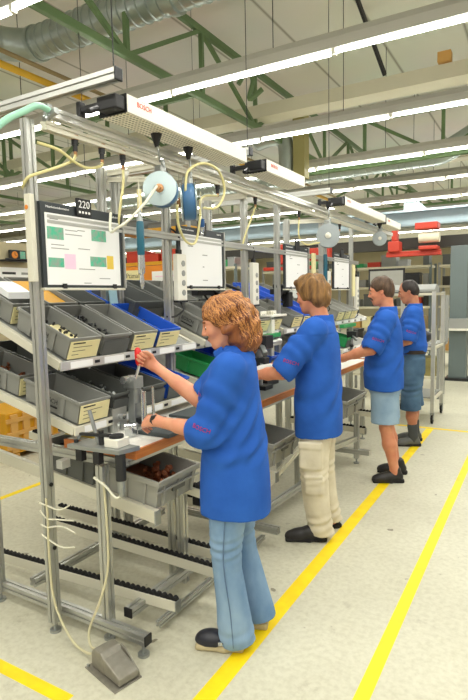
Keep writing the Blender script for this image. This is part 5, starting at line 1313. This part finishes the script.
# shelving helper
def rack(name,lab,x0,x1,y,depth,zs,m_post,m_shelf,cat='shelving',top=None):
    t=thing(name,lab,cat,((x0+x1)/2,y,0)); h=top or zs[-1]+.05
    for x in (x0,x1):
        for yy in (y,y+depth): part('post',MB().box((x-.025,yy-.025,0),(x+.025,yy+.025,h)),m_post,t)
    for z in zs: part('shelf',MB().box((x0,y-.03,z-.05),(x1,y+depth,z)),m_shelf,t,bevel=.004)
    return t
pal=['grey_box','grey_box_light','grey_box_dark','card','white_paint','wood_box','olive','grey_paint','crane_red','steel','dark_metal','beam_cream','pipe_brown','runway_dark','grey_box_dark','green_box']
def fill(x0,x1,y,zs,seed,lab,group,wmin=.18,wmax=.42,hmin=.10,hmax=.30,dens=.85,m=None):
    rnd=random.Random(seed)
    for z in zs:
        x=x0+.06
        while x<x1-.12:
            w=rnd.uniform(wmin,wmax); w=min(w,x1-.04-x); hh=rnd.uniform(hmin,hmax)
            if w>.08 and rnd.random()<dens:
                mm=m or rnd.choice(pal)
                yy=y+rnd.uniform(.0,.08)
                mb=MB().box((x,yy,z+.001),(x+w,yy+.32,z+hh*.86)).box((x-.006,yy-.006,z+hh*.86),(x+w+.006,yy+.326,z+hh))
                single('storage_box',mb,mm,lab,'box',group,bevel=.006)
            x+=w+rnd.uniform(.02,.09)
# yellow rack with the two paper signs
t=rack('sign_rack','yellow rack carrying a cream lettered sign and a white sign',-5.5,-4.2,6.05,.55,(.5,1.15,1.62,2.16,2.62),'grey_paint','yellow_box')
part('sign_board',MB().box((-5.5,6.0,1.64),(-4.2,6.03,2.10)),'orange_paint',t)
s=part('sign',MB().box((-5.42,5.99,1.89),(-4.96,6.0,2.05)),'card',t,label='cream sign with grey lettering')
part('sign_text',text_mb('OPtimal',.10,basis((-5.19,5.988,1.97),(1,0,0),(0,0,1))),'print_grey',s)
s=part('sign',MB().box((-4.80,5.99,1.88),(-4.34,6.0,2.02)),'paper',t,label='white sign with a mauve line')
part('sign_line',MB().box((-4.74,5.986,1.94),(-4.40,5.99,1.955)),'paper_pink',s)
fill(-5.45,-4.25,6.1,(2.16,),3,'red or dark tray on the yellow sign rack','trays on the yellow rack',.25,.4,.12,.22,1.,'crane_red')
fill(-5.45,-4.25,6.1,(2.62,),5,'grey tray on top of the yellow sign rack','grey trays on the yellow rack',.2,.4,.1,.2,1.,'grey_box_dark')
fill(-5.45,-4.25,6.1,(.5,1.15),6,'box low on the yellow sign rack','boxes low on the yellow rack')
# far storage racks
FR=[(-9.9,-7.7,8.2,'grey storage rack behind the partition'),(-7.5,-5.4,9.4,'grey storage rack behind the blank information board'),(-6.2,-4.2,12.2,'grey storage rack beyond the second red hoist'),(-4.0,-2.2,12.4,'grey storage rack beyond the third information board'),(-2.05,-.6,12.6,'grey storage rack beyond the steel column')]
for i,(x0,x1,y,lab) in enumerate(FR):
    zs=(.35,.85,1.35,1.8,2.25)
    rack('storage_rack',lab,x0,x1,y,.6,zs,'column_grey' if i%2 else 'grey_paint','beam_cream')
    fill(x0,x1,y,zs,20+i,'small carton or tray on the far storage racks','cartons on the far racks',.14,.36,.08,.30,.82)
# far bench with a machine, screen and conveyor cover near the column
t=thing('machine_table','grey steel table with a low machine beyond the dark haired man','table',(-2.3,8.8,0))
part('table_top',MB().box((-2.9,8.6,.82),(-1.35,9.2,.87)),'grey_paint',t,bevel=.004)
for x in (-2.85,-1.4):
    for y in (8.65,9.15): part('leg',MB().box((x-.02,y-.02,0),(x+.02,y+.02,.82)),'grey_paint',t)
part('lower_shelf',MB().box((-2.85,8.65,.3),(-1.4,9.15,.34)),'beam_cream',t)
t=thing('conveyor_cover','cream covered conveyor behind the dark haired man\'s head','conveyor',(-1.75,9.0,.87))
part('cover',MB().prism([(8.85,1.60),(9.25,1.60),(9.25,1.74),(9.0,1.78),(8.85,1.70)],'x',-2.3,-1.5),'grey_paint',t,bevel=.008)
for x in (-2.25,-1.35): part('leg',MB().box((x-.03,9.0,.87),(x+.03,9.06,1.60)),'grey_paint',t)
part('ventilation_slot',MB().box((-2.2,8.84,1.64),(-1.5,8.85,1.66)),'dark_metal',t)
fill(-2.9,-1.4,8.62,(.87,),61,'small box standing on the far machine table','boxes on the machine table',.12,.25,.10,.28,.9)
fill(-2.9,-1.4,8.68,(.34,),62,'box on the lower shelf of the far machine table','boxes under the machine table',.2,.35,.12,.3,.9)
t=thing('presentation_board','pale board in a black frame above the two far workers','board',(-2.55,10.0,1.70))
part('frame',MB().box((-2.88,10.0,1.70),(-2.22,10.03,2.10)),'black',t,bevel=.004)
part('panel',MB().box((-2.85,9.995,1.73),(-2.25,10.0,2.06)),'grey_box_light',t)
part('stand',MB().box((-2.57,10.01,0),(-2.53,10.05,1.70)),'grey_paint',t)
# trolley
t=thing('aluminium_trolley','tall aluminium trolley on black castors beside the dark haired man','trolley',(-1.4,7.3,0))
for x in (-1.19,-1.72):
    for y in (6.97,7.65):
        p=part('upright',MB().prof((x,y,.14),(x,y,1.66)),'alu_bright',t)
        c=part('castor_fork',MB().box((x-.022,y-.03,.06),(x-.014,y+.03,.14)).box((x+.014,y-.03,.06),(x+.022,y+.03,.14)).box((x-.022,y-.03,.12),(x+.022,y+.03,.14)),'steel',t)
        part('castor_wheel',MB().cyl((x-.012,y,.055),(x+.012,y,.055),.055,n=20),'rubber',c,bevel=.004)
for z in (.30,.95,1.63):
    for y in (6.97,7.65): part('crossbar',MB().prof((-1.72,y,z),(-1.19,y,z),.03,.03),'alu_cream',t)
    for x in (-1.72,-1.19): part('crossbar',MB().prof((x,6.97,z),(x,7.65,z),.03,.03),'alu_cream',t)
part('tray',MB().box((-1.7,6.99,.96),(-1.21,7.63,.98)),'grey_paint',t)
part('tray',MB().box((-1.7,6.99,.31),(-1.21,7.63,.33)),'grey_paint',t)
single('parts_bag',MB().sphere((-1.4,7.35,1.07),(.13,.16,.09),14,8),'dark_metal','dark bag lying on the middle tray of the trolley','bag',smooth=True)
# low cart by the column and floor stuff
t=thing('low_cart','low dark cart with a castor at the picture edge past the column','cart',(-.85,11.6,0))
part('deck',MB().box((-1.05,11.5,.38),(-.2,12.1,.46)),'grey_paint',t,bevel=.006)
for x in (-1.0,-.25):
    for y in (11.55,12.05): part('leg',MB().box((x-.02,y-.02,.1),(x+.02,y+.02,.38)),'dark_metal',t); 
for x in (-1.0,-.25): part('castor',MB().cyl((x-.02,11.55,.06),(x+.02,11.55,.06),.06,n=18),'rubber',t)
t=thing('lattice_crate','yellow slatted transport crate on the floor behind the lower rack','crate',(-4.95,3.8,0))
part('body',MB().box((-5.3,3.45,.06),(-4.72,4.12,.50)),'yellow_box',t,bevel=.01)
for k in range(4): part('slat',MB().box((-4.72,3.50+.15*k,.08),(-4.70,3.58+.15*k,.48)),'wood_box',t)
for k in range(3): part('slat',MB().box((-4.72,3.45,.12+.14*k),(-4.694,4.12,.16+.14*k)),'wood_box',t)
part('skid',MB().box((-5.3,3.5,0),(-4.72,3.6,.06)).box((-5.3,3.98,0),(-4.72,4.08,.06)),'wood_box',t)
t=thing('pallet_truck','dark pallet truck with a white lid on the floor behind the benches','pallet truck',(-4.6,4.6,0))
part('fork',MB().box((-5.4,4.45,.06),(-4.3,4.6,.13)).box((-5.4,4.8,.06),(-4.3,4.95,.13)),'dark_metal',t,bevel=.008)
part('pump',MB().box((-4.3,4.5,.06),(-4.1,4.9,.4)),'dark_metal',t,bevel=.02)
part('lid',MB().box((-5.2,4.4,.14),(-4.6,5.0,.18)),'white_paint',t,bevel=.008)
single('white_connector',MB().cyl((-2.12,2.42,2.315),(-2.11,2.43,2.375),.018,n=14).sphere((-2.11,2.43,2.378),.018),'white_paint','white plastic connector hanging beside the third yellow hose','connector',smooth=True)
# ------------------------------------------------------------------ camera, light, colour management
cam=bpy.data.cameras.new('camera'); cam.sensor_fit='AUTO'; cam.sensor_width=36; cam.lens=534.97/700*36; cam.clip_end=200; cam.clip_start=.02
co=bpy.data.objects.new('camera',cam); COL.objects.link(co)
right=Vector((.86495,.50145,-.02012)); up=Vector((-.03276,.09643,.99480)); fwd=Vector((-.50078,.85980,-.09984))
mm=Matrix((right,up,-fwd)).transposed().to_4x4(); mm.translation=Vector((0,0,1.65)); co.matrix_world=mm
S.camera=co
w=bpy.data.worlds.new('world'); S.world=w; w.use_nodes=True
w.node_tree.nodes['Background'].inputs['Color'].default_value=lin((255,246,228))+(1,); w.node_tree.nodes['Background'].inputs['Strength'].default_value=WORLD
S.view_settings.view_transform='Standard'; S.view_settings.look='None'; S.view_settings.exposure=EXPO; S.view_settings.gamma=1; S.view_settings.use_curve_mapping=False
